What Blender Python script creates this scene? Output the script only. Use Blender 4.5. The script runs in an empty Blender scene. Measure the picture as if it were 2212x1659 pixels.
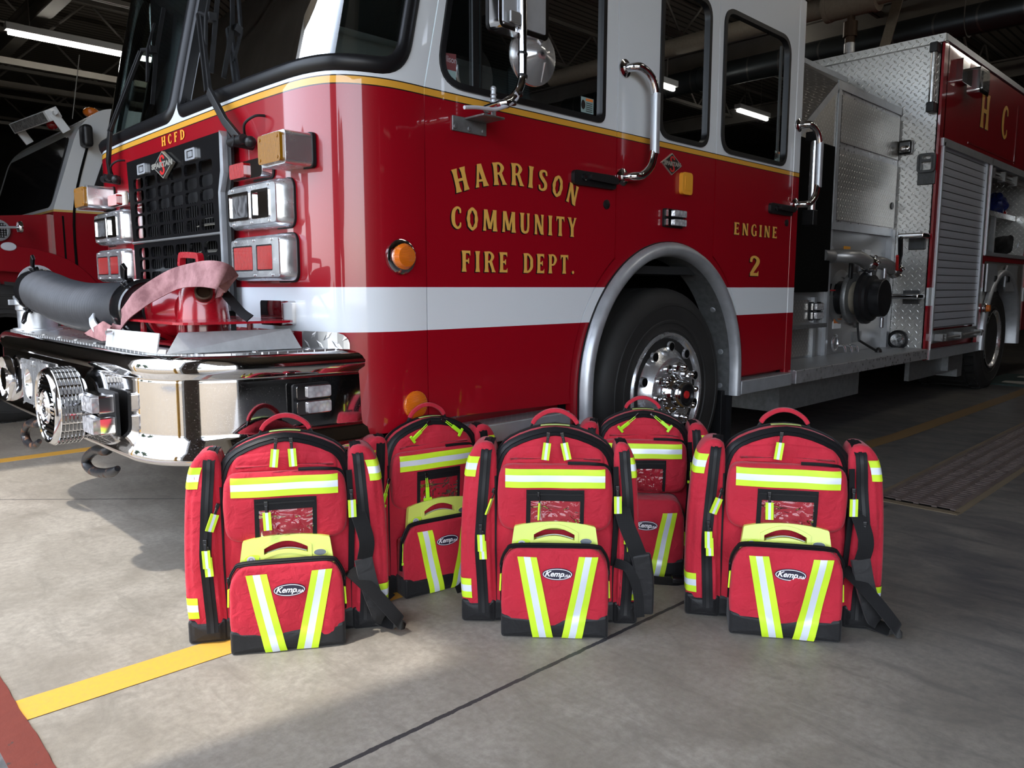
import bpy, bmesh, math, random
from mathutils import Vector, Matrix
from mathutils.geometry import tessellate_polygon
random.seed(7)
C = bpy.context.scene.collection
PI = math.pi
SC = bpy.context.scene

# ---------------------------------------------------------------- camera, light, exposure
cam = bpy.data.cameras.new('camera'); co = bpy.data.objects.new('camera', cam); C.objects.link(co)
F_PX = 1656.0
cam.sensor_width = 36.0; cam.lens = 36.0 * F_PX / 2212.0
cam.clip_start = 0.05; cam.clip_end = 400
AZ, PITCH, CH = math.radians(45.56), math.radians(7.14), 1.09
fw = Vector((math.cos(AZ)*math.cos(PITCH), math.sin(AZ)*math.cos(PITCH), -math.sin(PITCH)))
co.location = (0, 0, CH); co.rotation_euler = fw.to_track_quat('-Z', 'Y').to_euler()
SC.camera = co

W = bpy.data.worlds.new('sky'); SC.world = W; W.use_nodes = True
wn = W.node_tree; bg = wn.nodes['Background']
sk = wn.nodes.new('ShaderNodeTexSky'); sk.sky_type = 'NISHITA'; sk.sun_disc = False
sk.sun_elevation = math.radians(60); sk.sun_rotation = math.radians(200); sk.air_density = 1.0; sk.dust_density = 2.5; sk.ozone_density = 1.0
mxs = wn.nodes.new('ShaderNodeMixRGB'); mxs.inputs[0].default_value = 0.55; mxs.inputs[2].default_value = (5.2, 5.5, 5.9, 1)   # thin bright haze
wn.links.new(sk.outputs[0], mxs.inputs[1]); wn.links.new(mxs.outputs[0], bg.inputs[0]); bg.inputs[1].default_value = 1.5

sun = bpy.data.lights.new('sun', 'SUN'); so = bpy.data.objects.new('sun', sun); C.objects.link(so)
sun.energy = 4.3; sun.angle = math.radians(1.7); sun.color = (1.0, 0.95, 0.87)
EL, SAZ = math.radians(63.5), math.radians(-7.5)         # the light travels +X, a little -Y
sd = Vector((math.cos(SAZ)*math.cos(EL), math.sin(SAZ)*math.cos(EL), -math.sin(EL)))
so.rotation_euler = sd.to_track_quat('-Z', 'Y').to_euler(); so.location = (-6, 2, 12)

SC.view_settings.view_transform = 'Standard'; SC.view_settings.look = 'None'
SC.view_settings.gamma = 1.0; SC.view_settings.use_curve_mapping = False
SC.view_settings.exposure = -0.27
cy = SC.cycles
cy.max_bounces = 9; cy.diffuse_bounces = 4; cy.glossy_bounces = 5; cy.transmission_bounces = 6; cy.transparent_max_bounces = 10
cy.sample_clamp_indirect = 6.0; cy.caustics_reflective = False; cy.caustics_refractive = False; cy.use_denoising = True

# ---------------------------------------------------------------- mesh builder
def V(*a): return Vector(a)
class MB:
    def __init__(s): s.v = []; s.f = []; s.mi = []; s.cur = 0
    def add(s, vs, fs, M=None):
        o = len(s.v)
        s.v += [tuple(M @ Vector(v)) if M else tuple(v) for v in vs]
        for f in fs: s.f.append([i + o for i in f]); s.mi.append(s.cur)
        return s
    def box(s, c, d, M=None):
        x, y, z = d[0]/2, d[1]/2, d[2]/2; a, b, e = c
        vs = [(a+i*x, b+j*y, e+k*z) for i in (-1, 1) for j in (-1, 1) for k in (-1, 1)]
        return s.add(vs, [(0,1,3,2),(4,6,7,5),(0,4,5,1),(2,3,7,6),(0,2,6,4),(1,5,7,3)], M)
    def bx(s, x0, x1, y0, y1, z0, z1, M=None):
        return s.box(((x0+x1)/2, (y0+y1)/2, (z0+z1)/2), (abs(x1-x0), abs(y1-y0), abs(z1-z0)), M)
    def rings(s, R, closed=True, cap=True, M=None):
        """R: list of rings (lists of points of equal length) skinned in order"""
        n = len(R[0]); vs = [p for r in R for p in r]; fs = []
        for k in range(len(R)-1):
            for i in range(n if closed else n-1):
                j = (i+1) % n
                fs.append((k*n+i, k*n+j, (k+1)*n+j, (k+1)*n+i))
        if cap and closed:
            fs.append(tuple(range(n))[::-1]); fs.append(tuple(range((len(R)-1)*n, len(R)*n)))
        return s.add(vs, fs, M)
    def cyl(s, p0, p1, r0, r1=None, n=24, cap=True, M=None):
        p0, p1 = Vector(p0), Vector(p1); r1 = r0 if r1 is None else r1
        d = (p1-p0).normalized(); a = d.orthogonal().normalized(); b = d.cross(a)
        return s.rings([[p + (a*math.cos(t*2*PI/n) + b*math.sin(t*2*PI/n))*r for t in range(n)] for p, r in ((p0, r0), (p1, r1))], True, cap, M)
    def lathe(s, prof, o=(0,0,0), ax=(0,0,1), n=32, M=None, cap=True):
        o, d = Vector(o), Vector(ax).normalized(); a = d.orthogonal().normalized(); b = d.cross(a)
        return s.rings([[o + d*h + (a*math.cos(t*2*PI/n) + b*math.sin(t*2*PI/n))*max(r, 1e-4) for t in range(n)] for r, h in prof], True, cap, M)
    def tube(s, pts, r, n=10, closed=False, M=None, flat=None, up=None):
        """sweep a circle (or, with flat=(w,t), a rectangle) along pts"""
        pts = [Vector(p) for p in pts]; m = len(pts); rr = r if isinstance(r, (list, tuple)) else [r]*m
        R = []; a = None
        for k in range(m):
            d = (pts[(k+1) % m] if closed or k < m-1 else pts[k]) - (pts[k-1] if closed or k > 0 else pts[k])
            d.normalize()
            if up is not None:
                u = Vector(up[k]) if isinstance(up, list) else Vector(up); a = (u - d*u.dot(d)).normalized()
            elif a is None: a = d.orthogonal().normalized()
            else: a = (a - d*a.dot(d)).normalized()
            b = d.cross(a)
            if flat:
                w, t = flat; R.append([pts[k] + b*i*w/2 + a*j*t/2 for i, j in ((-1,-1),(1,-1),(1,1),(-1,1))])
            else: R.append([pts[k] + (a*math.cos(i*2*PI/n) + b*math.sin(i*2*PI/n))*rr[k] for i in range(n)])
        if closed: R.append(R[0])
        return s.rings(R, True, not closed, M)
    def profile(s, prof, pts, nrm, closed=True, M=None):
        """sweep an open/closed profile [(side, out)] along pts; nrm = outward normal (one or per point); side = left of travel seen from outside"""
        pts = [Vector(p) for p in pts]; m = len(pts); R = []
        for k in range(m):
            d = (pts[(k+1) % m] if closed or k < m-1 else pts[k]) - (pts[k-1] if closed or k > 0 else pts[k])
            n = Vector(nrm[k]) if isinstance(nrm, list) else Vector(nrm)
            b = n.cross(d).normalized()
            R.append([pts[k] + b*p + n*q for p, q in prof])
        if closed: R.append(R[0])
        return s.rings(R, True, not closed, M)
    def prism(s, poly, P, d0, d1, holes=(), M=None):
        """poly/holes in 2D, P(u,v,d)->3D; solid between depths d0 and d1"""
        loops = [list(poly)] + [list(h) for h in holes]
        tri = tessellate_polygon([[Vector((p[0], p[1], 0)) for p in l] for l in loops])
        flat = [p for l in loops for p in l]; n = len(flat)
        vs = [P(p[0], p[1], d0) for p in flat] + [P(p[0], p[1], d1) for p in flat]
        fs = [tuple(t) for t in tri] + [tuple(i+n for i in t[::-1]) for t in tri]
        o = 0
        for l in loops:
            m = len(l)
            for i in range(m): fs.append((o+i, o+(i+1) % m, o+(i+1) % m+n, o+i+n))
            o += m
        return s.add(vs, fs, M)
    def sheet(s, poly, P, d, holes=(), M=None):
        loops = [list(poly)] + [list(h) for h in holes]
        tri = tessellate_polygon([[Vector((p[0], p[1], 0)) for p in l] for l in loops])
        return s.add([P(p[0], p[1], d) for l in loops for p in l], [tuple(t) for t in tri], M)
    def grid(s, fn, nu, nv, skip=None, M=None):
        vs = [fn(i/nu, j/nv) for j in range(nv+1) for i in range(nu+1)]; fs = []
        for j in range(nv):
            for i in range(nu):
                if skip and skip((i+.5)/nu, (j+.5)/nv): continue
                a = j*(nu+1)+i; fs.append((a, a+1, a+nu+2, a+nu+1))
        return s.add(vs, fs, M)
    def ball(s, c, r, n=16, M=None):
        r = (r, r, r) if not isinstance(r, (tuple, list)) else r; R = []
        for k in range(n//2+1):
            t = PI*k/(n//2)
            R.append([(c[0]+r[0]*max(math.sin(t),1e-3)*math.cos(i*2*PI/n), c[1]+r[1]*max(math.sin(t),1e-3)*math.sin(i*2*PI/n), c[2]-r[2]*math.cos(t)) for i in range(n)])
        return s.rings(R, True, True, M)
    def build(s, name, mats, parent=None, smooth=True, bevel=0, seg=2, angle=35, recalc=True, subd=0):
        me = bpy.data.meshes.new(name); me.from_pydata(s.v, [], s.f)
        mats = mats if isinstance(mats, (list, tuple)) else [mats]
        for m in mats: me.materials.append(M_(m))
        if len(mats) > 1: me.polygons.foreach_set('material_index', s.mi)
        if recalc:
            b = bmesh.new(); b.from_mesh(me); bmesh.ops.remove_doubles(b, verts=b.verts, dist=1e-5)
            bmesh.ops.recalc_face_normals(b, faces=b.faces); b.to_mesh(me); b.free()
        if smooth:
            me.polygons.foreach_set('use_smooth', [True]*len(me.polygons)); me.set_sharp_from_angle(angle=math.radians(angle))
        o = bpy.data.objects.new(name, me); C.objects.link(o)
        if bevel:
            b = o.modifiers.new('bevel', 'BEVEL'); b.width = bevel; b.segments = seg; b.limit_method = 'ANGLE'; b.angle_limit = math.radians(angle); w_ = o.modifiers.new('normals', 'WEIGHTED_NORMAL'); w_.keep_sharp = False; w_.weight = 100
            me.polygons.foreach_set('use_smooth', [True]*len(me.polygons))
        if subd:
            q = o.modifiers.new('sub', 'SUBSURF'); q.levels = subd; q.render_levels = subd
        if parent is not None:
            o.parent = parent
            if parent.get('_w'): o.location = tuple(-c for c in parent['_w'])
        return o

def loose(o):
    """make every separate piece of a part a part of its own"""
    me = o.data; n = len(me.vertices); pa = list(range(n))
    def fd_(i):
        while pa[i] != i: pa[i] = pa[pa[i]]; i = pa[i]
        return i
    for e in me.edges:
        a, b = fd_(e.vertices[0]), fd_(e.vertices[1])
        if a != b: pa[a] = b
    grp = {}
    for p in me.polygons: grp.setdefault(fd_(p.vertices[0]), []).append(p.index)
    out = [o]
    for k, ids in enumerate(list(grp.values())[1:]+[list(grp.values())[0]]):
        b = bmesh.new(); b.from_mesh(me); b.faces.ensure_lookup_table(); keep = set(ids)
        bmesh.ops.delete(b, geom=[f for f in b.faces if f.index not in keep], context='FACES')
        if k < len(grp)-1: 
            c = o.copy(); c.data = me.copy(); b.to_mesh(c.data); C.objects.link(c); out.append(c)
        else:
            nm = me.copy(); b.to_mesh(nm); o.data = nm
        b.free()
    return out

def thing(name, label, cat, loc=(0,0,0), rz=0, group=None, world=True):
    """an Empty at the thing's base; with world=True its parts are given in world coordinates"""
    o = bpy.data.objects.new(name, None); C.objects.link(o); o.empty_display_size = 0.1
    o.location = loc; o.rotation_euler = (0, 0, rz); o['label'] = label; o['category'] = cat
    if group: o['group'] = group
    if world and any(loc): o['_w'] = list(loc)
    return o
def tag(o, label, cat, group=None, kind=None):
    if label: o['label'] = label
    if cat: o['category'] = cat
    if group: o['group'] = group
    if kind: o['kind'] = kind
    return o
def struct(o): o['kind'] = 'structure'; return o
def part_label(o, label): o['label'] = label; return o

def side(y):   # a plane facing -Y; (u, v, d) = (x, z, out)
    return lambda u, v, d: (u, y-d, v)
def front(x):  # a plane facing -X; (u, v, d) = (y, z, out)
    return lambda u, v, d: (x-d, u, v)
def floorp(z): return lambda u, v, d: (u, v, z+d)

def rpoly(pts, r, seg=6):
    """round the corners of a polygon; r one radius or one per corner"""
    n = len(pts); out = []
    for i in range(n):
        p, a, b = Vector(pts[i]).to_2d(), Vector(pts[i-1]).to_2d(), Vector(pts[(i+1) % n]).to_2d()
        q = r[i] if isinstance(r, (list, tuple)) else r
        if q <= 0: out.append((p.x, p.y)); continue
        u, w = (a-p), (b-p); q1 = min(q, u.length*.49, w.length*.49)
        s0, s1 = p+u.normalized()*q1, p+w.normalized()*q1
        for k in range(seg+1):
            t = k/seg; x = s0*(1-t)**2 + p*2*t*(1-t) + s1*t*t; out.append((x.x, x.y))
    return out
def rrect(u0, u1, v0, v1, r, seg=6): return rpoly([(u0,v0),(u1,v0),(u1,v1),(u0,v1)], r, seg)
def arc(cx, cy, r, a0, a1, n, ry=None):
    ry = r if ry is None else ry
    return [(cx+r*math.cos(math.radians(a0+(a1-a0)*i/n)), cy+ry*math.sin(math.radians(a0+(a1-a0)*i/n))) for i in range(n+1)]
def inset(poly, d):
    """offset a polygon inwards (positive) assuming CCW or CW, by averaged normals"""
    n = len(poly); A = sum(poly[i-1][0]*poly[i][1]-poly[i][0]*poly[i-1][1] for i in range(n)); sg = 1 if A > 0 else -1; out = []
    for i in range(n):
        a, p, b = Vector(poly[i-1]), Vector(poly[i]), Vector(poly[(i+1) % n])
        e1, e2 = (p-a), (b-p)
        if e1.length < 1e-7: e1 = e2
        if e2.length < 1e-7: e2 = e1
        e1.normalize(); e2.normalize()
        n1, n2 = Vector((-e1.y, e1.x))*sg, Vector((-e2.y, e2.x))*sg
        m = (n1+n2); m = m/max(m.length, 1e-6); k = d/max(.35, m.dot(n1)); out.append((p.x+m.x*k, p.y+m.y*k))
    return out
def smooth_path(pts, n=8):
    """Catmull-Rom through the points"""
    P = [Vector(p) for p in pts]; out = []
    for i in range(len(P)-1):
        p0, p1, p2, p3 = P[max(i-1,0)], P[i], P[i+1], P[min(i+2,len(P)-1)]
        for k in range(n):
            t = k/n
            out.append(0.5*((2*p1) + (p2-p0)*t + (2*p0-5*p1+4*p2-p3)*t*t + (3*p1-p0-3*p2+p3)*t**3))
    out.append(P[-1]); return out
# ---------------------------------------------------------------- materials
MATS = {}
def M_(m): return MATS[m] if isinstance(m, str) else m
class NT:
    def __init__(s, name):
        s.m = bpy.data.materials.new(name); s.m.use_nodes = True; s.t = s.m.node_tree; s.b = s.t.nodes['Principled BSDF']; MATS[name] = s.m
        s.out = s.t.nodes['Material Output']
    def n(s, ty, **k):
        x = s.t.nodes.new(ty)
        for a, v in k.items(): setattr(x, a, v)
        return x
    def l(s, a, b): s.t.links.new(a, b)
    def val(s, x, sock):
        if isinstance(x, (int, float)): sock.default_value = x
        elif isinstance(x, tuple): sock.default_value = x if len(x) == 4 or len(sock.default_value) == 3 else (*x, 1)
        else: s.l(x, sock)
    def math(s, op, a, b=0.0, c=None, clamp=False):
        x = s.n('ShaderNodeMath', operation=op, use_clamp=clamp); s.val(a, x.inputs[0]); s.val(b, x.inputs[1])
        if c is not None: s.val(c, x.inputs[2])
        return x.outputs[0]
    def mix(s, f, a, b, mode='MIX'):
        x = s.n('ShaderNodeMixRGB', blend_type=mode); s.val(f, x.inputs[0]); s.val(a, x.inputs[1]); s.val(b, x.inputs[2]); return x.outputs[0]
    def pos(s, obj=False, scale=None, rot=None):
        x = s.n('ShaderNodeTexCoord').outputs['Object'] if obj else s.n('ShaderNodeNewGeometry').outputs['Position']
        if scale or rot:
            m = s.n('ShaderNodeMapping'); s.l(x, m.inputs[0])
            if scale: m.inputs['Scale'].default_value = scale
            if rot: m.inputs['Rotation'].default_value = rot
            x = m.outputs[0]
        return x
    def xyz(s, p):
        x = s.n('ShaderNodeSeparateXYZ'); s.l(p, x.inputs[0]); return x.outputs
    def noise(s, p, scale, detail=4, rough=.55, dist=0):
        x = s.n('ShaderNodeTexNoise'); s.l(p, x.inputs['Vector']); x.inputs['Scale'].default_value = scale
        x.inputs['Detail'].default_value = detail; x.inputs['Roughness'].default_value = rough; x.inputs['Distortion'].default_value = dist
        return x.outputs[0]
    def ramp(s, f, *st):
        x = s.n('ShaderNodeValToRGB'); s.l(f, x.inputs[0]); r = x.color_ramp
        while len(r.elements) < len(st): r.elements.new(.5)
        for e, (p, c) in zip(r.elements, st): e.position = p; e.color = (c, c, c, 1) if isinstance(c, (int, float)) else (*c, 1)
        return x.outputs[0]
    def bump(s, h, strength=.3, dist=.002, nrm=None):
        x = s.n('ShaderNodeBump'); s.l(h, x.inputs['Height']); x.inputs['Strength'].default_value = strength; x.inputs['Distance'].default_value = dist
        if nrm: s.l(nrm, x.inputs['Normal'])
        s.l(x.outputs[0], s.b.inputs['Normal']); return x.outputs[0]
    def base(s, col=None, rough=None, metal=None, **k):
        if col is not None: s.val(col, s.b.inputs['Base Color'])
        if rough is not None: s.val(rough, s.b.inputs['Roughness'])
        if metal is not None: s.val(metal, s.b.inputs['Metallic'])
        for a, v in k.items(): s.val(v, s.b.inputs[a.replace('_', ' ')])
        return s

def simple(name, col, rough=.5, metal=0, nz=0, nscale=30, bump=0, bscale=200, **k):
    m = NT(name); m.base(col, rough, metal, **k)
    if nz:
        p = m.pos(True); f = m.noise(p, nscale)
        m.base(m.mix(m.ramp(f, (.3, 0.0), (.7, 1.0)), tuple(c*(1-nz) for c in col), tuple(min(1, c*(1+nz)) for c in col)))
        m.base(rough=m.math('MULTIPLY_ADD', f, .25, max(rough-.12, .02)))
    if bump: m.bump(m.noise(m.pos(True), bscale, 2), bump, .001)
    return m

RED = (.29, .0025, .010)
def paint(name, white_top=True):
    """fire engine livery by height: white over red, gold pinstripe edged black, white band"""
    m = NT(name); p = m.pos(); z = m.xyz(p)[2]
    def band(a, b): return m.math('MULTIPLY', m.math('GREATER_THAN', z, a), m.math('LESS_THAN', z, b))
    WH = (.74, .78, .82)
    c = m.mix(band(.935, 1.093), RED, WH)
    if white_top:
        c = m.mix(band(1.772, 1.803), c, (.012, .01, .01)); c = m.mix(band(1.776, 1.799), c, (.72, .36, .045))
        c = m.mix(m.math('GREATER_THAN', z, 1.803), c, WH)
    dust = m.ramp(m.noise(p, 260, 3, .7), (.66, 0.0), (.74, .16))
    c = m.mix(dust, c, (.5, .45, .42))
    m.base(c, .32, 0, Coat_Weight=1.0, Coat_Roughness=.035, IOR=1.4); m.base(Specular_IOR_Level=.3)
    o = m.noise(m.pos(scale=(1, 1, .45)), 2.2, 1); bp = m.n('ShaderNodeBump'); m.l(o, bp.inputs['Height']); bp.inputs['Strength'].default_value = .05; bp.inputs['Distance'].default_value = .02
    m.l(bp.outputs[0], m.b.inputs['Coat Normal'])
paint('cab_paint'); paint('body_paint', False)
simple('red_enamel', (.36, .005, .015), .25, Coat_Weight=.6, nz=.12, nscale=12)
simple('dark_red_paint', (.21, .003, .008), .3, Coat_Weight=.8)
simple('white_paint', (.62, .64, .66), .3, Coat_Weight=.5)

def chrome(name, col, rough, speck):
    m = NT(name); p = m.pos(); d = m.ramp(m.noise(p, 330, 3, .75), (.60, 0.0), (.70, 1.0)); w = m.noise(p, 3, 3)
    f = m.math('MULTIPLY', d, speck)
    m.base(m.mix(f, col, (.62, .60, .58)), m.math('ADD', m.math('MULTIPLY', f, .6), m.math('MULTIPLY_ADD', w, .05, rough)), 1.0)
chrome('chrome', (.66, .65, .645), .025, .4); chrome('chrome_clean', (.72, .72, .73), .06, .1)
simple('polished_aluminium', (.74, .75, .77), .24, .85, nz=.08, nscale=20)
simple('cast_aluminium', (.55, .57, .60), .42, 1, nz=.12, nscale=25, bump=.15)
simple('satin_aluminium', (.46, .48, .51), .36, .6, nz=.1, nscale=15)
simple('grey_metal', (.23, .235, .24), .45, .7, nz=.2)
m = NT('brushed_steel'); p = m.pos(scale=(2, 2, 90)); f = m.noise(p, 6, 3)
m.base(m.mix(f, (.25, .25, .25), (.36, .355, .35)), m.math('MULTIPLY_ADD', f, .2, .24), .65); m.bump(f, .08, .001)
m = NT('swirl_steel'); p = m.pos(); v = m.n('ShaderNodeTexVoronoi'); m.l(p, v.inputs['Vector']); v.inputs['Scale'].default_value = 26
m.base(m.mix(v.outputs['Distance'], (.36, .36, .37), (.58, .58, .6)), m.math('MULTIPLY_ADD', v.outputs['Distance'], .3, .2), .7)

def tread(name, ax, scale, col, rough=.26, strength=.6, dist=.004):
    """diamond tread plate: raised lozenges of alternating direction; ax = the two axes of the sheet"""
    m = NT(name); s = m.xyz(m.pos()); u, v = s[ax[0]], s[ax[1]]
    a = m.math('MULTIPLY', m.math('ADD', u, v), scale*.7071); b = m.math('MULTIPLY', m.math('SUBTRACT', u, v), scale*.7071)
    ca, cb = m.math('FLOOR', a), m.math('FLOOR', b)
    par = m.math('FLOORED_MODULO', m.math('ADD', ca, cb), 2.0)
    la, lb = m.math('ABSOLUTE', m.math('SUBTRACT', m.math('FRACT', a), .5)), m.math('ABSOLUTE', m.math('SUBTRACT', m.math('FRACT', b), .5))
    k1 = m.math('ADD', m.math('DIVIDE', la, .52), m.math('DIVIDE', lb, .17)); k2 = m.math('ADD', m.math('DIVIDE', lb, .52), m.math('DIVIDE', la, .17))
    k = m.math('ADD', m.math('MULTIPLY', k1, par), m.math('MULTIPLY', k2, m.math('SUBTRACT', 1.0, par)))
    h = m.math('SMOOTHSTEP', k, .55, 1.15) if False else m.math('SUBTRACT', 1.0, m.math('MULTIPLY', m.math('SUBTRACT', k, .5), 1.7, clamp=True))
    w = m.noise(m.pos(), 5, 3)
    m.base(m.mix(h, tuple(c*.8 for c in col), tuple(min(1, c*1.15) for c in col)), m.math('MULTIPLY_ADD', w, .12, rough-.04), .85); m.bump(h, strength, dist)
tread('tread_top', (0, 1), 38, (.60, .61, .62)); tread('tread_front', (1, 2), 23, (.70, .69, .67), .3); tread('tread_side', (0, 2), 30, (.60, .585, .56), .3)
tread('tread_step', (0, 1), 46, (.62, .63, .64), .4)

simple('black_plastic', (.010, .010, .011), .4, nz=.2, Specular_IOR_Level=.35); simple('black_gloss', (.008, .008, .009), .16, Coat_Weight=.4)
simple('rubber', (.008, .008, .009), .55, nz=.3, nscale=10, bump=.1, Specular_IOR_Level=.3); simple('gasket', (.007, .007, .008), .35, Specular_IOR_Level=.3)
simple('deep_black', (.004, .004, .004), .9, Specular_IOR_Level=.05); simple('dark_cabin', (.012, .013, .014), .7); simple('grey_cabin', (.05, .055, .055), .7, nz=.2)
m = NT('tyre'); p = m.pos(); f = m.noise(p, 9, 5)
m.base(m.mix(f, (.010, .010, .010), (.026, .025, .024)), m.math('MULTIPLY_ADD', f, .25, .5)); m.base(Specular_IOR_Level=.35); m.bump(m.noise(p, 120, 2), .12, .001)
simple('step_iron', (.075, .077, .08), .38, .5, nz=.2); simple('iron_hook', (.018, .018, .020), .42, .4, nz=.35, nscale=18, bump=.25, bscale=90)
m = NT('hook_iron'); p = m.pos(); z = m.xyz(p)[2]; f = m.ramp(m.noise(p, 24, 4), (.52, 0.0), (.66, 1.0))
m.base(m.mix(f, (.020, .021, .024), (.13, .055, .025)), m.math('MULTIPLY_ADD', f, .35, .36), .35); m.bump(m.noise(p, 60, 3), .25, .002)

def glass(name, tint, gloss=.05, ior=1.5):
    m = NT(name); t = m.n('ShaderNodeBsdfTransparent'); t.inputs[0].default_value = (*tint, 1)
    g = m.n('ShaderNodeBsdfGlossy'); g.inputs['Roughness'].default_value = .01; g.inputs[0].default_value = (.95, .98, 1, 1)
    fr = m.n('ShaderNodeFresnel'); fr.inputs[0].default_value = ior; x = m.n('ShaderNodeMixShader')
    m.l(fr.outputs[0], x.inputs[0]); m.l(t.outputs[0], x.inputs[1]); m.l(g.outputs[0], x.inputs[2]); m.l(x.outputs[0], m.out.inputs[0])
glass('windscreen', (.72, .82, .80)); glass('tinted_glass', (.40, .45, .45), ior=1.36); glass('dark_glass', (.10, .115, .12), ior=1.33); glass('clear_cover', (.93, .93, .94), ior=1.45)

def lens(name, col, scale=90, ax=2, rough=.12):
    m = NT(name); p = m.pos(True); w = m.n('ShaderNodeTexWave'); m.l(p, w.inputs['Vector']); w.inputs['Scale'].default_value = scale
    w.bands_direction = 'XYZ'[ax]; w.wave_type = 'BANDS'
    m.base(m.mix(w.outputs[1], tuple(c*.75 for c in col), col), rough, 0, Coat_Weight=.8, Coat_Roughness=.03); m.bump(w.outputs[1], .5, .002)
lens('amber_lens', (.36, .15, .004), 60, 1); lens('red_lens', (.46, .006, .008), 55, 1); lens('orange_lens', (.75, .17, .01), 80, 2)
m = NT('lamp_glass'); p = m.pos(True); v = m.noise(p, 14, 2, .5, 1.0)
m.base(m.ramp(v, (.3, (.10, .11, .12)), (.46, (.75, .76, .78)), (.6, (.28, .29, .3)), (.75, (.85, .84, .8))), .08, .75, Coat_Weight=1.0, Coat_Roughness=.02)
m = NT('led_lens'); p = m.pos(True); v = m.n('ShaderNodeTexVoronoi'); m.l(p, v.inputs['Vector']); v.inputs['Scale'].default_value = 52
m.base(m.mix(v.outputs[0], (.78, .78, .80), (.30, .29, .31)), .12, .3, Coat_Weight=1.0, Coat_Roughness=.02); m.bump(v.outputs[0], .5, .004)
simple('lamp_reflector', (.9, .9, .9), .09, 1); simple('mirror', (.80, .80, .82), .2, .85)

simple('gold_leaf', (.72, .40, .085), .36); simple('orange_vinyl', (.80, .33, .03), .4); simple('letter_shade', (.008, .006, .006), .4); simple('yellow_plastic', (.78, .34, .03), .35)
simple('white_vinyl', (.80, .80, .80), .4); simple('badge_red', (.55, .02, .02), .35); simple('badge_silver', (.5, .48, .42), .3, .6)
simple('sticker_grey', (.25, .36, .36), .5); simple('sticker_red', (.16, .045, .05), .5); simple('sticker_orange', (.75, .2, .04), .5); simple('belt_red', (.30, .025, .03), .8); simple('mill_aluminium', (.50, .52, .54), .45, .35, nz=.1)

def cloth(name, col, bumps=.35, scale=900, rough=.78, wr=.5):
    m = NT(name); p = m.pos(True)
    w1 = m.n('ShaderNodeTexWave', wave_type='BANDS', bands_direction='X'); w2 = m.n('ShaderNodeTexWave', wave_type='BANDS', bands_direction='Z')
    for w in (w1, w2): m.l(p, w.inputs['Vector']); w.inputs['Scale'].default_value = scale/6.3; w.inputs['Distortion'].default_value = 1.0
    f = m.noise(p, 9, 4); wv = m.math('ADD', w1.outputs[1], w2.outputs[1]); g = m.noise(p, 26, 3, .5, .6)
    h = m.math('ADD', m.math('MULTIPLY', wv, .12), m.math('MULTIPLY', g, wr*6))
    m.base(m.mix(f, tuple(c*.82 for c in col), tuple(min(1, c*1.15) for c in col)), rough, 0, Sheen_Weight=.12); m.bump(h, bumps, .0016)
cloth('red_cordura', (.45, .006, .025), .55, 900, .8, 1.3); cloth('black_vinyl', (.008, .008, .009), .25, 500, .5, 1.2); cloth('black_webbing', (.006, .006, .0065), .6, 700, .7, .1); MATS['black_vinyl'].node_tree.nodes['Principled BSDF'].inputs['Specular IOR Level'].default_value = .3; MATS['black_webbing'].node_tree.nodes['Principled BSDF'].inputs['Specular IOR Level'].default_value = .2
simple('zip_tape', (.006, .006, .007), .6, bump=.3, bscale=500, Specular_IOR_Level=.2); simple('zip_teeth', (.008, .008, .009), .45, Specular_IOR_Level=.25)
m = NT('lime_tape'); p = m.pos(True); f = m.noise(p, 14, 3)
m.base(m.mix(f, (.42, .68, .012), (.66, .85, .03)), .55); m.bump(m.noise(p, 900, 1), .3, .0006)
simple('silver_tape', (.66, .72, .80), .35, .15, bump=.1, bscale=900)
simple('lime_plastic', (.60, .70, .13), .3, Coat_Weight=.3); simple('lime_rubber', (.42, .80, .02), .4); simple('grey_button', (.10, .12, .14), .3); simple('pale_grey', (.45, .45, .5), .4)
simple('logo_dark', (.012, .010, .03), .5); simple('logo_white', (.82, .80, .82), .5)
m = NT('vinyl_window'); p = m.pos(True); b = m.noise(p, 16, 2, .5, 1.2)
t = m.n('ShaderNodeBsdfTransparent'); t.inputs[0].default_value = (.86, .82, .84, 1); g = m.n('ShaderNodeBsdfGlossy'); g.inputs['Roughness'].default_value = .06
bp = m.n('ShaderNodeBump'); bp.inputs['Strength'].default_value = 1.0; bp.inputs['Distance'].default_value = .02; m.l(b, bp.inputs['Height']); m.l(bp.outputs[0], g.inputs['Normal'])
fr = m.n('ShaderNodeFresnel'); fr.inputs[0].default_value = 1.6; m.l(bp.outputs[0], fr.inputs['Normal']); x = m.n('ShaderNodeMixShader')
m.l(fr.outputs[0], x.inputs[0]); m.l(t.outputs[0], x.inputs[1]); m.l(g.outputs[0], x.inputs[2]); m.l(x.outputs[0], m.out.inputs[0])

m = NT('ribbed_hose'); m.base((.055, .058, .066), .42); m.bump(m.noise(m.pos(), 60, 3), .1, .001); m.base(m.mix(m.noise(m.pos(), 14, 3), (.026, .027, .032), (.056, .06, .068)))
m = NT('pink_webbing'); p = m.pos(); f = m.noise(p, 16, 5, .65)
m.base(m.mix(m.ramp(f, (.35, 0.0), (.65, 1.0)), (.20, .085, .09), (.40, .205, .21)), .85); m.bump(m.noise(p, 260, 2), .5, .001)

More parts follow.
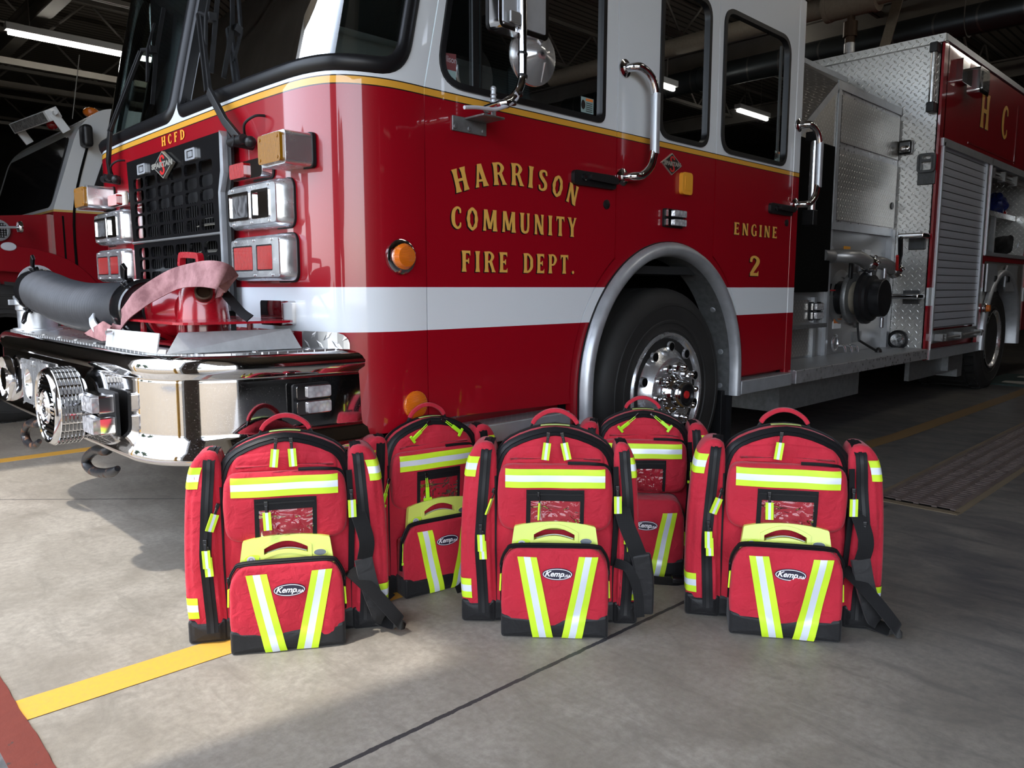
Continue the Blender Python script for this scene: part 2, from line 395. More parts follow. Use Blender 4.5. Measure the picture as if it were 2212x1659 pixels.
# floor: worn sealed concrete
m = NT('concrete'); p = m.pos(); x, y, z = m.xyz(p)
big = m.noise(p, .55, 4, .55, .4); mid = m.noise(p, 3.2, 6, .62, .5); fine = m.noise(p, 42, 6, .7)
st = m.noise(m.pos(scale=(1.4, .55, 1), rot=(0, 0, .75)), 7, 5, .7, .8)
c = m.mix(m.ramp(mid, (.3, 0.0), (.7, 1.0)), (.245, .216, .175), (.385, .348, .292)); c = m.mix(m.ramp(fine, (.38, 0.0), (.66, .55)), c, (.18, .16, .135))
c = m.mix(m.ramp(st, (.5, 0.0), (.68, .6)), c, (.19, .17, .14))
inward = m.math('MULTIPLY_ADD', m.math('MULTIPLY_ADD', y, -.75, x), .5, -.40, clamp=True)                                   # darker further in, past the doorway
dk = m.math('MULTIPLY', inward, m.ramp(m.math('ADD', m.math('MULTIPLY', big, .5), m.math('MULTIPLY', st, .55)), (.36, .45), (.62, 1.0)))
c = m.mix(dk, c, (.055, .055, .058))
vo = m.n('ShaderNodeTexVoronoi', feature='DISTANCE_TO_EDGE'); mp = m.mix(.06, p, m.n('ShaderNodeTexNoise').outputs[1]); m.l(mp, vo.inputs['Vector']); vo.inputs['Scale'].default_value = 3.1
crz = m.math('MULTIPLY', m.ramp(vo.outputs[0], (.0, 1.0), (.02, 0.0)), m.ramp(big, (.5, 0.0), (.66, .22)))
c = m.mix(crz, c, (.09, .085, .08))
sc_ = m.ramp(m.noise(m.pos(scale=(1, 5, 1), rot=(0, 0, -.5)), 16, 4, .75), (.68, 0.0), (.76, .5)); c = m.mix(m.math('MULTIPLY', sc_, inward), c, (.42, .41, .40))
# saw-cut joints: one along the bay, one across it
def joint(co, c0, w): return m.math('LESS_THAN', m.math('ABSOLUTE', m.math('SUBTRACT', m.math('ADD', co, m.math('MULTIPLY_ADD', m.noise(p, 30, 3), .012, -.006)), c0)), w)
jx = joint(m.math('MULTIPLY_ADD', x, .028, y), 1.474, .0075); jx = m.math('MULTIPLY', jx, m.math('LESS_THAN', x, 4.0)); jy = joint(m.math('MULTIPLY_ADD', y, 1.095, x), 5.884, .006) if False else joint(m.math('MULTIPLY_ADD', y, 1.06, x), 5.72, .006)
jy = m.math('MULTIPLY', jy, m.math('GREATER_THAN', y, 2.35))
j = m.math('MAXIMUM', jx, jy); c = m.mix(j, c, (.045, .043, .045))
m.base(c, m.math('ADD', m.math('MULTIPLY_ADD', mid, .2, .44), m.math('MULTIPLY', inward, -.10))); m.base(Specular_IOR_Level=.35)
m.bump(m.math('SUBTRACT', m.math('MULTIPLY_ADD', fine, .5, m.math('MULTIPLY', st, .5)), m.math('MULTIPLY', j, 2.0)), .3, .004)
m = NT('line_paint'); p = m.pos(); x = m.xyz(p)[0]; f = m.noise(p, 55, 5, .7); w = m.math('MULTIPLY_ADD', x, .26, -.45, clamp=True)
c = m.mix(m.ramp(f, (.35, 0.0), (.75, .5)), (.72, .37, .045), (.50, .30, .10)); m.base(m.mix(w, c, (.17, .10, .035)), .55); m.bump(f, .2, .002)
m = NT('red_floor_paint'); p = m.pos(); f = m.noise(p, 30, 5, .7); g = m.ramp(m.noise(p, 34, 3, .6), (.66, 0.0), (.70, 1.0))
c = m.mix(f, (.13, .026, .018), (.19, .042, .028)); m.base(m.mix(g, c, (.06, .045, .04)), .5); m.bump(f, .25, .003)
simple('grate_iron', (.12, .092, .082), .6, .2, nz=.35, nscale=20)
simple('asphalt', (.065, .065, .068), .85, nz=.25, nscale=3); simple('apron_concrete', (.155, .120, .074), .8, nz=.12, nscale=2); simple('grass_mat', (.06, .10, .03), .9, nz=.4, nscale=2)
simple('leaf', (.02, .035, .014), .8, nz=.4, nscale=3); simple('bark', (.05, .04, .03), .9)
simple('wall_block', (.20, .195, .185), .8, nz=.15, nscale=2); simple('dark_wall', (.035, .034, .033), .85, nz=.2, nscale=1.5); simple('bollard_yellow', (.62, .33, .03), .5); simple('navy_panel', (.012, .014, .028), .5)
m = NT('roof_deck'); p = m.pos(); y = m.xyz(p)[1]; w = m.math('PINGPONG', y, .075); r = m.math('GREATER_THAN', w, .055)
m.base(m.mix(r, (.30, .275, .245), (.07, .065, .06)), .7); m.bump(w, .8, .03)
simple('steel_joist', (.16, .15, .135), .6, nz=.15, nscale=3); simple('pale_beam', (.42, .40, .36), .6, nz=.1, nscale=3)
simple('pipe_beige', (.30, .26, .20), .6, nz=.1); simple('brass_dark', (.06, .035, .02), .5, .5)
m = NT('spiral_duct'); p = m.pos(); y = m.xyz(p)[1]; r = m.math('LESS_THAN', m.math('FRACT', m.math('MULTIPLY_ADD', y, 1.9, m.math('MULTIPLY', m.xyz(p)[0], .5))), .05)
m.base(m.mix(r, (.075, .085, .09), (.16, .16, .16)), .38, .8); m.bump(r, .6, .01)
m = NT('tube_light'); e = m.n('ShaderNodeEmission'); e.inputs[0].default_value = (1, .93, .82, 1); e.inputs[1].default_value = 30.0; m.l(e.outputs[0], m.out.inputs[0])
m = NT('shutter'); p = m.pos(); z = m.xyz(p)[2]; fz = m.math('FRACT', m.math('MULTIPLY', z, 15.0)); r = m.math('LESS_THAN', fz, .12)
m.base(m.mix(r, (.47, .49, .55), (.05, .05, .055)), .36, .25); m.bump(m.math('SUBTRACT', m.math('PINGPONG', fz, .5), r), .5, .006)
simple('chock_green', (.012, .030, .028), .7); simple('blue_bag', (.01, .02, .12), .4, nz=.5, nscale=40)
# ---------------------------------------------------------------- the building
XW = -0.42            # inner face of the front wall; the bay door opening runs y 1.89 .. 5.58
struct(MB().bx(XW-.25, 24, -10, 24, -.12, 0).build('floor', 'concrete', smooth=False))
struct(MB().bx(-40, XW-.25, -40, 45, -.16, -.03).build('ground', 'apron_concrete', smooth=False))
HZ = 4.2
w = MB()
w.bx(XW-.25, XW, 5.58, 24, 0, 6.0); w.bx(XW-.25, XW, 1.30, 1.89, 0, 6.0); w.bx(XW-.25, XW, 1.30, 5.6, HZ, 6.0)
w.bx(XW-.25, XW, -10, -5.0, 0, 6.0); w.bx(XW-.25, XW, -5.0, 1.30, HZ, 6.0)
struct(w.build('wall_front', 'wall_block', smooth=False))
struct(MB().bx(XW-2.5, XW-.25, -5.6, 1.62, HZ+.1, HZ+.2).build('sun_block_canopy', 'grey_metal', smooth=False))       # added out of view to keep the sun off the next bay's floor
struct(MB().bx(XW-.24, XW-.02, 1.32, 1.87, 0, 4.1).build('wall_pier', 'navy_panel', smooth=False)) if False else None
struct(MB().bx(23.8, 24, -10, 24, 0, 6).build('wall_back', 'dark_wall', smooth=False))
struct(MB().bx(XW, 24, 23.8, 24, 0, 6).build('wall_left', 'dark_wall', smooth=False))
struct(MB().bx(XW, 24, -10, -9.8, 0, 6).build('wall_right', 'dark_wall', smooth=False))
struct(MB().bx(XW-.3, 24, -10, 24, 5.75, 5.9).build('ceiling', 'roof_deck', smooth=False))
# steel joists
def joist(y, x0, x1, zt=5.7, zb=5.0, m='steel_joist'):
    b = MB()
    for z, h in ((zt, .06), (zb, .06)):
        b.bx(x0, x1, y-.05, y-.01, z-h/2, z+h/2); b.bx(x0, x1, y+.01, y+.05, z-h/2, z+h/2)
    n = int((x1-x0)/.7); 
    for k in range(n):
        a = x0+(x1-x0)*k/n; c = x0+(x1-x0)*(k+1)/n
        p, q = ((a, y, zb), (c, y, zt)) if k % 2 else ((a, y, zt), (c, y, zb)); b.cyl(p, q, .022, n=6)
    return struct(b.build('roof_beam', m, smooth=False))
for y in (-5, -2.6, -.2, 2.2, 4.6, 7.0, 9.4, 11.8, 14.2, 16.6, 19.0, 21.4): joist(y, 0, 23.5)
for x in (3.2, 7.6, 12.0, 16.4):
    b = MB(); b.bx(x-.09, x+.09, -9.8, 23.8, 4.82, 4.85); b.bx(x-.09, x+.09, -9.8, 23.8, 5.12, 5.15); b.bx(x-.012, x+.012, -9.8, 23.8, 4.84, 5.13)
    struct(b.build('roof_beam', 'steel_joist', smooth=False))
for k, y in enumerate((9.0, 10.6, 13.3, 17.6)):
    struct(MB().tube([(2.2, y, 5.0), (2.9, y+1.6, 5.68)], 0, flat=(.05, .05)).build('roof_beam', 'steel_joist', smooth=False))
for z, y in ((4.6, 14.42), (4.6, 16.05)): struct(MB().bx(.6, 9.5, y-.04, y+.04, z-.05, z+.05).build('roof_beam', 'pale_beam', smooth=False))
struct(MB().bx(.6, 9.5, 18.2, 18.3, 4.3, 4.36).build('roof_beam', 'steel_joist', smooth=False))
for y in (12.0, 13.6): struct(MB().cyl((.5, y, 4.95), (9, y, 4.95), .02, n=8).build('roof_beam', 'steel_joist'))

# strip lights
def strip_light(x0, x1, y, z, label, tube='tube_light'):
    t = thing('strip_light', label, 'light', ((x0+x1)/2, y, z+.1), group='strip lights under the roof')
    MB().bx(x0, x1, y-.07, y+.07, z+.03, z+.12).build('housing', 'white_paint', t, False)
    MB().cyl((x0+.03, y, z), (x1-.03, y, z), .032, n=10).build('tube', tube, t)
    for x in (x0+.3, x1-.3): MB().cyl((x, y, z+.1), (x, y, 5.74), .008, n=6).build('hanger_rod', 'steel_joist', t)
    return t
strip_light(2.78, 5.15, 12.82, 4.6, 'long lit strip light under the dark roof beside the windscreen')
strip_light(10.32, 10.83, -2.80, 4.25, 'lit strip light mirrored in the narrow middle cab window')
strip_light(14.35, 15.6, -3.68, 4.62, 'lit strip light mirrored in the rear cab door window')
strip_light(4.6, 7.0, 8.6, 4.9, 'lit strip light high over the red and white second truck')
strip_light(11.0, 13.4, 6.4, 5.0, 'lit strip light above the rear of the engine')
strip_light(9.0, 11.4, .2, 5.0, 'added strip light over the floor drain, brightening the interior')  # unseen lamp, added to lift the dim interior
strip_light(4.2, 6.6, -.4, 4.9, 'added fill light over the empty bay, nearest the doorway'); strip_light(13.6, 16, .2, 5.0, 'added fill light over the empty bay, furthest in')  # two more unseen lamps added as interior fill

# ducts and pipes under the roof, right
b = MB(); b.cyl((11.85, -6, 4.62), (11.85, 11, 4.62), .19, n=28)
for y in (-3.0, .9, 2.35, 4.9, 8.0): b.cyl((11.85, y-.05, 4.62), (11.85, y+.05, 4.62), .205, n=28)
dct = thing('spiral_duct', 'long dark grey spiral duct under the roof above the engine body', 'duct', (11.85, 3, 4.43)); b.build('duct_pipe', 'spiral_duct', dct)
b = MB(); b.cyl((10.3, -5, 4.72), (10.3, 10, 4.72), .125, n=24); b.cyl((10.3, 4.02, 4.72), (10.3, 4.62, 4.72), .19, n=24)
for y in (4.02, 4.62): b.lathe([(.12, -.03), (.2, -.03), (.2, .03), (.12, .03)], (10.3, y, 4.72), (0, 1, 0), 24)
pp = thing('roof_pipe', 'pale beige pipe with a wider collar crossing under the roof', 'pipe', (10.3, 4.3, 4.5))
b.build('pipe', 'pipe_beige', pp)
b = MB(); b.cyl((10.3, 4.32, 4.6), (10.3, 4.32, 4.46), .05, n=16); b.cyl((10.3, 4.32, 4.46), (10.3, 4.32, 4.28), .085, n=16); b.cyl((10.3, 4.32, 4.28), (10.3, 4.32, 4.2), .06, n=16)
b.build('valve', 'brass_dark', pp)
b = MB(); b.cyl((10.3, 4.32, 4.2), (10.3, 4.32, 4.08), .065, n=16); b.cyl((10.3, 4.32, 4.08), (10.3, 4.32, 3.5), .05, n=16); b.build('coupling', 'cast_aluminium', pp)
struct(MB().tube([(11.4, 4.0, 5.6), (10.35, 4.12, 3.2)], 0, flat=(.02, .13), up=(0, 1, 0)).build('roof_beam', 'pipe_beige', smooth=False))
for x, y in ((11.85, .2), (11.85, 3.4), (11.85, 6.5)):
    (MB().tube([(x-.2, y, 5.7), (x-.2, y, 4.6)]+[(x+.2*math.cos(a), y, 4.62+.2*math.sin(a)) for a in [PI+PI*k/8 for k in range(9)]]+[(x+.2, y, 5.7)], 0, flat=(.03, .006), up=(0, 1, 0)).build('duct_hanger', 'steel_joist', dct, smooth=False))

# painted lines, door threshold, floor drain
struct(MB().add([(.39, 2.165, .002), (3.2, 2.085, .002), (3.2, 2.21, .002), (.39, 2.29, .002)], [(0, 1, 2, 3)]).add([(3.2, 2.085, .002), (6, 1.925, .002), (6, 2.05, .002), (3.2, 2.21, .002)], [(0, 1, 2, 3)]).add([(6, 1.925, .002), (22, 1.75, .002), (22, 1.9, .002), (6, 2.05, .002)], [(0, 1, 2, 3)]).build('trim_1', 'line_paint', smooth=False))
struct(MB().bx(1.0, 22, 5.62, 5.74, 0, .002).build('trim_2', 'line_paint', smooth=False))
edge = [(.398+.0015*math.sin(y*19)+.001*math.sin(y*61+1), y) for y in [(-3.2+.04*k) for k in range(221)]]
struct(MB().prism([(.318, 5.6), (.318, -3.2)]+edge, floorp(0), 0, .005).build('trim_3', 'red_floor_paint', smooth=False))
struct(MB().bx(.20, .318, -3.2, 5.6, 0, .004).build('trim_4', 'grey_metal', smooth=False))
dr = thing('floor_drain', 'long slotted iron grate set in the floor of the empty bay', 'drain', (6, 1.27, 0))
b = MB()
for y in (1.10, 1.185, 1.27, 1.355, 1.44): b.bx(4.12, 12, y-.012, y+.012, 0, .010)
k = 4.14
while k < 12: b.bx(k, k+.026, 1.10, 1.44, 0, .007); k += .045
b.build('grate', 'grate_iron', dr, False)
b = MB(); b.bx(4.09, 12, 1.055, 1.09, 0, .004); b.bx(4.09, 12, 1.45, 1.485, 0, .004); b.bx(4.05, 4.10, 1.06, 1.48, 0, .004); b.build('frame', 'apron_concrete', dr, False)
MB().bx(4.1, 12, 1.08, 1.46, 0, .002).build('channel', 'deep_black', dr, False)
MB().lathe([(.001, .001), (.075, .001), (.07, .006), (.02, .008), (.001, .008)], (1.22, 3.14, 0), n=20).build('x', 'grate_iron') if False else None
cap = tag(MB().lathe([(.06, .0005), (.06, .004), (.045, .006), (.012, .006), (.001, .004)], (1.27, 2.99, 0), n=24).build('floor_cleanout', 'grate_iron'), 'small rusty round cleanout cap in the floor before the bumper', 'cap')

# third vehicle, caught only in the chrome bumper
def parked():
    t = thing('parked_truck', 'dark red truck parked in the bay on the near side, caught in the chrome bumper', 'fire truck', (4.5, -3.4, 0))
    MB().bx(1.9, 9.5, -5.2, -2.9, .62, 2.9).build('body', 'dark_red_paint', t, bevel=.06); MB().bx(1.88, 2.4, -5.0, -3.1, 1.6, 2.5).build('windscreen', 'black_gloss', t, False)
    for x in (3.2, 7.6): MB().lathe([(.28, .03), (.4, 0), (.52, .02), (.54, .06), (.54, .3), (.3, .32)], (x, -2.87, .54), (0, -1, 0), 32).build('tyre', 'rubber', t)
    MB().bx(1.7, 1.9, -5.1, -2.95, .45, .85).build('bumper', 'grey_metal', t, False)
# outside, seen only in reflections
def bollard(y, label): tag(MB().lathe([(.085, -.04), (.085, 1.05), (.06, 1.12), (.001, 1.14)], (XW-.55, y, 0), n=20).build('bollard', 'bollard_yellow'), label, 'bollard', 'yellow bollards at the bay doors')
bollard(2.02, 'yellow bollard outside at the engine bay pier, on its engine side'); bollard(1.18, 'yellow bollard outside at the engine bay pier, on its empty bay side')
bollard(5.45, 'yellow bollard outside, at the far jamb of the engine bay')
struct(MB().bx(-40, -7.5, -30, 40, -.03, -.025).build('road', 'asphalt', smooth=False))
rt = random.Random(3)
def tree(x, y, h, label):  # trees added out of view to give the cab dark reflections
    t = thing('tree', label, 'tree', (x, y, -.03), group='added trees across the road')
    MB().lathe([(.22, -.05), (.14, h*.5), (.05, h*.8)], (x, y, 0), n=10).build('trunk', 'bark', t)
    b = MB()
    for k in range(16):
        a = rt.uniform(0, 6.3); r = rt.uniform(0, 1.5); b.ball((x+r*math.cos(a), y+r*math.sin(a), h*rt.uniform(.3, .92)), rt.uniform(.7, 1.4), 10)
    b.build('crown', 'leaf', t)
# ---------------------------------------------------------------- measuring: a pixel of the photograph on a known plane of the place
_R = Vector((math.sin(AZ), -math.cos(AZ), 0)); _U = _R.cross(fw)
def at(px, py, ax, val):
    d = fw + _R*((px-1106)/F_PX) - _U*((py-829.5)/F_PX); i = 'xyz'.index(ax)
    return Vector((0, 0, CH)) + d*((val-(0, 0, CH)[i])/d[i])
def AS(y, *pts): return [at(px, py, 'y', y) for px, py in pts]
def AX(x, *pts): return [at(px, py, 'x', x) for px, py in pts]

# ---------------------------------------------------------------- sign-writer's letters: flared strokes in a box one unit high
def _stem(x0, y0, x1, y1, w, f0=1.0, f1=1.0):
    out = []
    ks = (0, .05, .2, .5, .8, .95, 1); h = [w/2*(1+.42*f0), w/2*(1+.30*f0), w/2, w/2*.96, w/2, w/2*(1+.30*f1), w/2*(1+.42*f1)]
    R = [(x0+(x1-x0)*k+q, y0+(y1-y0)*k) for k, q in zip(ks, h)]; L = [(x0+(x1-x0)*k-q, y0+(y1-y0)*k) for k, q in zip(ks, h)]
    return R + L[::-1]
def _bar(x0, x1, y, h, f=0):
    if not f: return [(x0, y-h/2), (x1, y-h/2), (x1, y+h/2), (x0, y+h/2)]
    return [(x0, y-h/2), (x1-.06, y-h/2), (x1+.01, y-h/2-.12*f), (x1+.01, y+h/2), (x0, y+h/2)] if f > 0 else [(x0, y-h/2), (x1+.01, y-h/2), (x1+.01, y+h/2-.12*f), (x1-.06, y+h/2), (x0, y+h/2)]
def _curve(pts, ws):
    P = smooth_path([(x, y, 0) for x, y in pts], 6); m = len(P); n = len(ws); A, B = [], []
    for k in range(m):
        d = (P[min(k+1, m-1)]-P[max(k-1, 0)]).normalized(); t = k/(m-1)*(n-1); i = min(int(t), n-2); w = (ws[i]+(ws[i+1]-ws[i])*(t-i))/2
        A.append((P[k].x-d.y*w, P[k].y+d.x*w)); B.append((P[k].x+d.y*w, P[k].y-d.x*w))
    return A + B[::-1]
def _O(cx, rx, w0=.17): 
    return [_curve([(cx+rx*math.cos(a), .5+.45*math.sin(a)) for a in [PI*2*k/16 for k in range(17)]], [w0, .12]*8+[w0])]
S_ = .17
GL = {
 'H': (.58, [_stem(.12,0,.12,1,S_), _stem(.46,0,.46,1,S_), _bar(.12,.46,.5,.12)]),
 'A': (.60, [_stem(.10,0,.28,1,.11,1,.2), _stem(.49,0,.31,1,.18,1,.1), _bar(.18,.42,.28,.10)]),
 'R': (.58, [_stem(.12,0,.12,1,S_), _curve([(.12,.95),(.32,.95),(.44,.76),(.32,.53),(.12,.52)],[.10,.10,.17,.10,.09]), _stem(.50,0,.32,.54,.16,1,0)]),
 'P': (.52, [_stem(.12,0,.12,1,S_), _curve([(.12,.95),(.32,.95),(.44,.73),(.32,.47),(.12,.46)],[.10,.10,.17,.10,.09])]),
 'D': (.56, [_stem(.12,0,.12,1,S_), _curve([(.10,.95),(.30,.93),(.46,.72),(.47,.5),(.46,.28),(.30,.07),(.10,.05)],[.1,.11,.16,.17,.16,.11,.1])]),
 'I': (.24, [_stem(.12,0,.12,1,S_)]),
 'S': (.48, [_curve([(.40,.76),(.36,.92),(.24,.95),(.11,.86),(.12,.68),(.25,.53),(.38,.37),(.38,.16),(.25,.05),(.12,.08),(.08,.25)],[.08,.10,.11,.14,.16,.18,.16,.14,.11,.10,.08])]),
 'O': (.54, _O(.27, .19)),
 'N': (.58, [_stem(.10,0,.10,1,.11), _stem(.12,.97,.44,.03,.17,0,0), _stem(.46,0,.46,1,.11)]),
 'C': (.50, [_curve([(.42,.72),(.40,.90),(.27,.955),(.13,.80),(.09,.5),(.13,.2),(.27,.045),(.40,.12),(.43,.30)],[.07,.10,.11,.15,.17,.15,.11,.10,.05])]),
 'G': (.54, [_curve([(.42,.72),(.40,.90),(.27,.955),(.13,.80),(.09,.5),(.13,.2),(.27,.045),(.40,.10),(.43,.2)],[.07,.10,.11,.15,.17,.15,.11,.10,.10]), _stem(.44,.05,.44,.46,.14,0,1)]),
 'M': (.74, [_stem(.10,0,.13,1,.11,1,.3), _stem(.16,1,.37,.10,.16,0,0), _stem(.58,1,.37,.10,.11,0,0), _stem(.62,0,.60,1,.17,1,.3)]),
 'U': (.56, [_stem(.12,.3,.12,1,S_,0,1), _curve([(.12,.36),(.15,.13),(.28,.055),(.41,.13),(.45,.36)],[.17,.15,.12,.12,.11]), _stem(.45,.3,.45,1,.11,0,1)]),
 'T': (.50, [_stem(.25,0,.25,.95,S_,1,0), _bar(.04,.46,.94,.12), [(.01,1),(.09,1),(.07,.86),(.01,.72)], [(.49,1),(.41,1),(.43,.86),(.49,.72)]]),
 'Y': (.52, [_stem(.26,0,.26,.48,S_,1,0), _stem(.26,.42,.08,1,.16,0,1), _stem(.27,.42,.44,1,.11,0,1)]),
 'F': (.46, [_stem(.12,0,.12,1,S_), _bar(.12,.42,.94,.12,1), _bar(.12,.34,.52,.10), [(.30,.62),(.36,.66),(.36,.38),(.30,.42)]]),
 'E': (.48, [_stem(.12,0,.12,1,S_), _bar(.12,.42,.94,.12,1), _bar(.12,.43,.06,.12,-1), _bar(.12,.33,.52,.10), [(.29,.62),(.35,.66),(.35,.38),(.29,.42)]]),
 '2': (.50, [_curve([(.10,.70),(.13,.90),(.27,.955),(.40,.84),(.40,.66),(.28,.42),(.12,.12)],[.10,.12,.12,.15,.17,.16,.13]), _bar(.07,.44,.075,.15,-1)]),
 '.': (.20, [[(.10+.075*math.cos(a), .075+.085*math.sin(a)) for a in [2*PI*k/12 for k in range(12)]]]),
 ' ': (.42, []),
}
def letters(text, P, u0, u1, v, h, name, parent, mat='gold_leaf', bow=0.0, depth=.0018, shade=.06, flip=1, track=.22, hs=None):
    """letters between u0 and u1 on plane P; bow raises the middle of the line and turns the letters along the arch"""
    adv = [GL[c][0] for c in text]; tot = sum(adv)+track*(len(text)-1); sx = abs(u1-u0)/tot; L = u0
    x = 0.0; objs = []
    for c, a in zip(text, adv):
        if c != ' ':
            mid = (x+a/2)/tot; t = 2*mid-1; up = bow*(1-t*t); ang = -math.atan2(bow*2*t*2, abs(u1-u0)); hh = h*(hs(mid) if hs else 1)
            def tr(p, du=0, dv=0):
                q = Vector(((p[0]-a/2)*sx+du*h, p[1]*hh+dv*h-hh*.0)); q = Vector((q.x*math.cos(ang)-q.y*math.sin(ang), q.x*math.sin(ang)+q.y*math.cos(ang)))
                return (L+flip*((x+a/2)*sx+q.x), v+up+q.y)
            b = MB()
            for i_, st in enumerate(GL[c][1]): b.sheet([tr(p) for p in st], P, depth+i_*.00022)
            if shade:
                b.cur = 1
                for i_, st in enumerate(GL[c][1]): b.sheet([tr(p, -shade, -shade*.75) for p in st], P, depth*.3+i_*.00022)
            objs.append(b.build('letter', [mat, 'letter_shade'] if shade else mat, parent, False, recalc=False))
        x += a+track
    return objs
def type_(text, P, u, v, h, name, parent, mat, flip=1, shear=0, depth=.001, sx=1.0, bold=0, rot=0):
    """plain lettering (small labels), centred on (u, v)"""
    cu = bpy.data.curves.new(name, 'FONT'); cu.body = text; cu.size = h*1.4; cu.align_x = 'CENTER'; cu.align_y = 'CENTER'; cu.shear = shear; cu.offset = bold; cu.resolution_u = 4
    o = bpy.data.objects.new(name, cu); C.objects.link(o); dg = bpy.context.evaluated_depsgraph_get(); dg.update()
    me = bpy.data.meshes.new_from_object(o.evaluated_get(dg)); bpy.data.objects.remove(o); bpy.data.curves.remove(cu)
    cr, sr = math.cos(rot), math.sin(rot)
    for q in me.vertices: 
        a, b_ = q.co.x*sx, q.co.y; q.co = P(u+flip*(a*cr-b_*sr), v+a*sr+b_*cr, depth)
    me.materials.clear(); me.materials.append(M_(mat)); ob = bpy.data.objects.new(name, me); C.objects.link(ob)
    if parent is not None:
        ob.parent = parent
        if parent.get('_w'): ob.location = tuple(-c for c in parent['_w'])
    return ob

# ---------------------------------------------------------------- the fire engine: cab
Y0 = 2.25; YC = 3.52; YR = 4.79
FE = thing('fire_engine', 'large red and white fire engine with chrome bumper lettered HARRISON COMMUNITY FIRE DEPT.', 'fire truck', (1.5, YC, 0))
half = [(1.765,2.25),(1.71,2.248),(1.63,2.252),(1.56,2.268),(1.49,2.302),(1.44,2.35),(1.41,2.42),(1.395,2.50),(1.388,2.60),(1.38,2.8),(1.377,3.1),(1.376,YC)]
plan = half + [(x, 2*YC-y) for x, y in half[-2::-1]]
_sp = smooth_path([(x, y, 0) for x, y in plan], 6); _L = [0]
for a, b in zip(_sp, _sp[1:]): _L.append(_L[-1]+(b-a).length)
LEN = _L[-1]
def surf(s, z, d=0.0):
    """front skin of the cab: s along the plan from the near door seam round the nose, raked back above the belt"""
    s = max(0, min(LEN, s)); i = 0
    lo, hi = 0, len(_L)-2
    while lo < hi:
        md = (lo+hi+1)//2
        if _L[md] <= s: lo = md
        else: hi = md-1
    i = lo; t = (s-_L[i])/(_L[i+1]-_L[i]); p = _sp[i].lerp(_sp[i+1], t); tg = (_sp[i+1]-_sp[i]).normalized(); n = Vector((-tg.y, tg.x, 0))
    if n.dot(Vector((1, 0, 0))) > 0 and i > 3 and i < len(_L)-5: n = -n
    q = Vector((p.x+.226*max(0, z-1.8), p.y, z)); 
    return q + n*d
if surf(.3, 1.5, .1).y > surf(.3, 1.5).y: _sgn = -1
else: _sgn = 1
def SF(s, z, d=0): return surf(s, z, d*_sgn)
ZT = 2.82
paneR = rpoly([(.105, 1.838), (1.49, 1.838), (1.47, 2.74), (.105, 2.74)], [.10, .07, .08, .08], 8)
paneL = [(3.03-u if False else 2*1.515-u-.0, v) for u, v in paneR][::-1]
paneL = rpoly([(1.568, 1.838), (LEN-.105, 1.838), (LEN-.105, 2.74), (1.548, 2.74)], [.07, .10, .08, .08], 8)
def inpoly(p, poly):
    c = False; j = len(poly)-1
    for i in range(len(poly)):
        a, b = poly[i], poly[j]
        if (a[1] > p[1]) != (b[1] > p[1]) and p[0] < (b[0]-a[0])*(p[1]-a[1])/(b[1]-a[1])+a[0]: c = not c
        j = i
    return c
iR, iL = inset(paneR, .016), inset(paneL, .016)
def resample(poly, step):
    out = []
    for i in range(len(poly)):
        a, b = Vector(poly[i]), Vector(poly[(i+1) % len(poly)]); n = max(1, int((b-a).length/step))
        out += [tuple(a.lerp(b, k/n)) for k in range(n)]
    return out
nose = MB().grid(lambda a, b: SF(LEN*a, .57+(ZT-.57)*b), 240, 180, skip=lambda a, b: inpoly((LEN*a, .57+(ZT-.57)*b), iR) or inpoly((LEN*a, .57+(ZT-.57)*b), iL) or (1.01 < LEN*a < 1.98 and .9 < .57+(ZT-.57)*b < 1.66)).build('cab_nose', 'cab_paint', FE, angle=60)
for pane, nm in ((paneR, 'driver side curved windscreen pane'), (paneL, 'officer side curved windscreen pane')):
    rp = resample(pane, .03); P3 = [SF(u, v, .004) for u, v in rp]; N3 = [(SF(u, v, .05)-SF(u, v, 0)).normalized() for u, v in rp]
    ws = MB().profile([(-.030, -.01), (-.030, .010), (-.018, .017), (.004, .014), (.020, .006), (.028, -.012)], P3, N3).build('windscreen_gasket', 'gasket', FE, angle=60)
    inn = inset(pane, .012); u0, u1 = min(p[0] for p in inn), max(p[0] for p in inn); v0, v1 = min(p[1] for p in inn), max(p[1] for p in inn)
    MB().grid(lambda a, b: SF(u0+(u1-u0)*a, v0+(v1-v0)*b, -.006), 80, 30, skip=lambda a, b: not inpoly((u0+(u1-u0)*a, v0+(v1-v0)*b), pane)).build('windscreen_glass', 'windscreen', ws, angle=60)

# side skin: front door, middle panel, rear door and rear post, with window openings and the wheel arch
AX0, AZ0 = 3.33, .615
SD = side(Y0)
def thick(b, poly, holes=(), t=.03): return b.prism(poly, lambda u, v, d: (u, Y0-d, v), -t, 0, holes)
g = .004
wF = rpoly([(1.862,1.868),(2.02,1.822),(2.742,1.822),(2.785,1.86),(2.79,2.72),(2.045,2.72)], [.10,.10,.05,.05,.06,.08])
wF = rpoly([(1.815,1.818),(2.785,1.818),(2.79,2.72),(1.99,2.72)], [.14,.05,.06,.1], 8)
wM = rpoly([(3.20,1.815),(3.65,1.815),(3.65,2.555),(3.205,2.555)], [.10,.09,.10,.06], 8)
wB = rpoly([(3.775,1.815),(4.53,1.815),(4.53,2.565),(3.775,2.565)], [.11,.09,.12,.10], 8)
ar = lambda R, a0, a1, n=24: arc(AX0, AZ0, R, a0, a1, n)
fd_poly = [(1.765+g, .60), (2.575, .575)] + [p for p in ar(.765, 181, 126)] + [(2.88-g, 1.234), (2.88-g, ZT), (1.765+.226*(ZT-1.8)+g, ZT), (1.765+g, 1.8)]
fd = thick(MB(), fd_poly, [inset(wF, .012)]).build('front_door', 'cab_paint', FE, False)
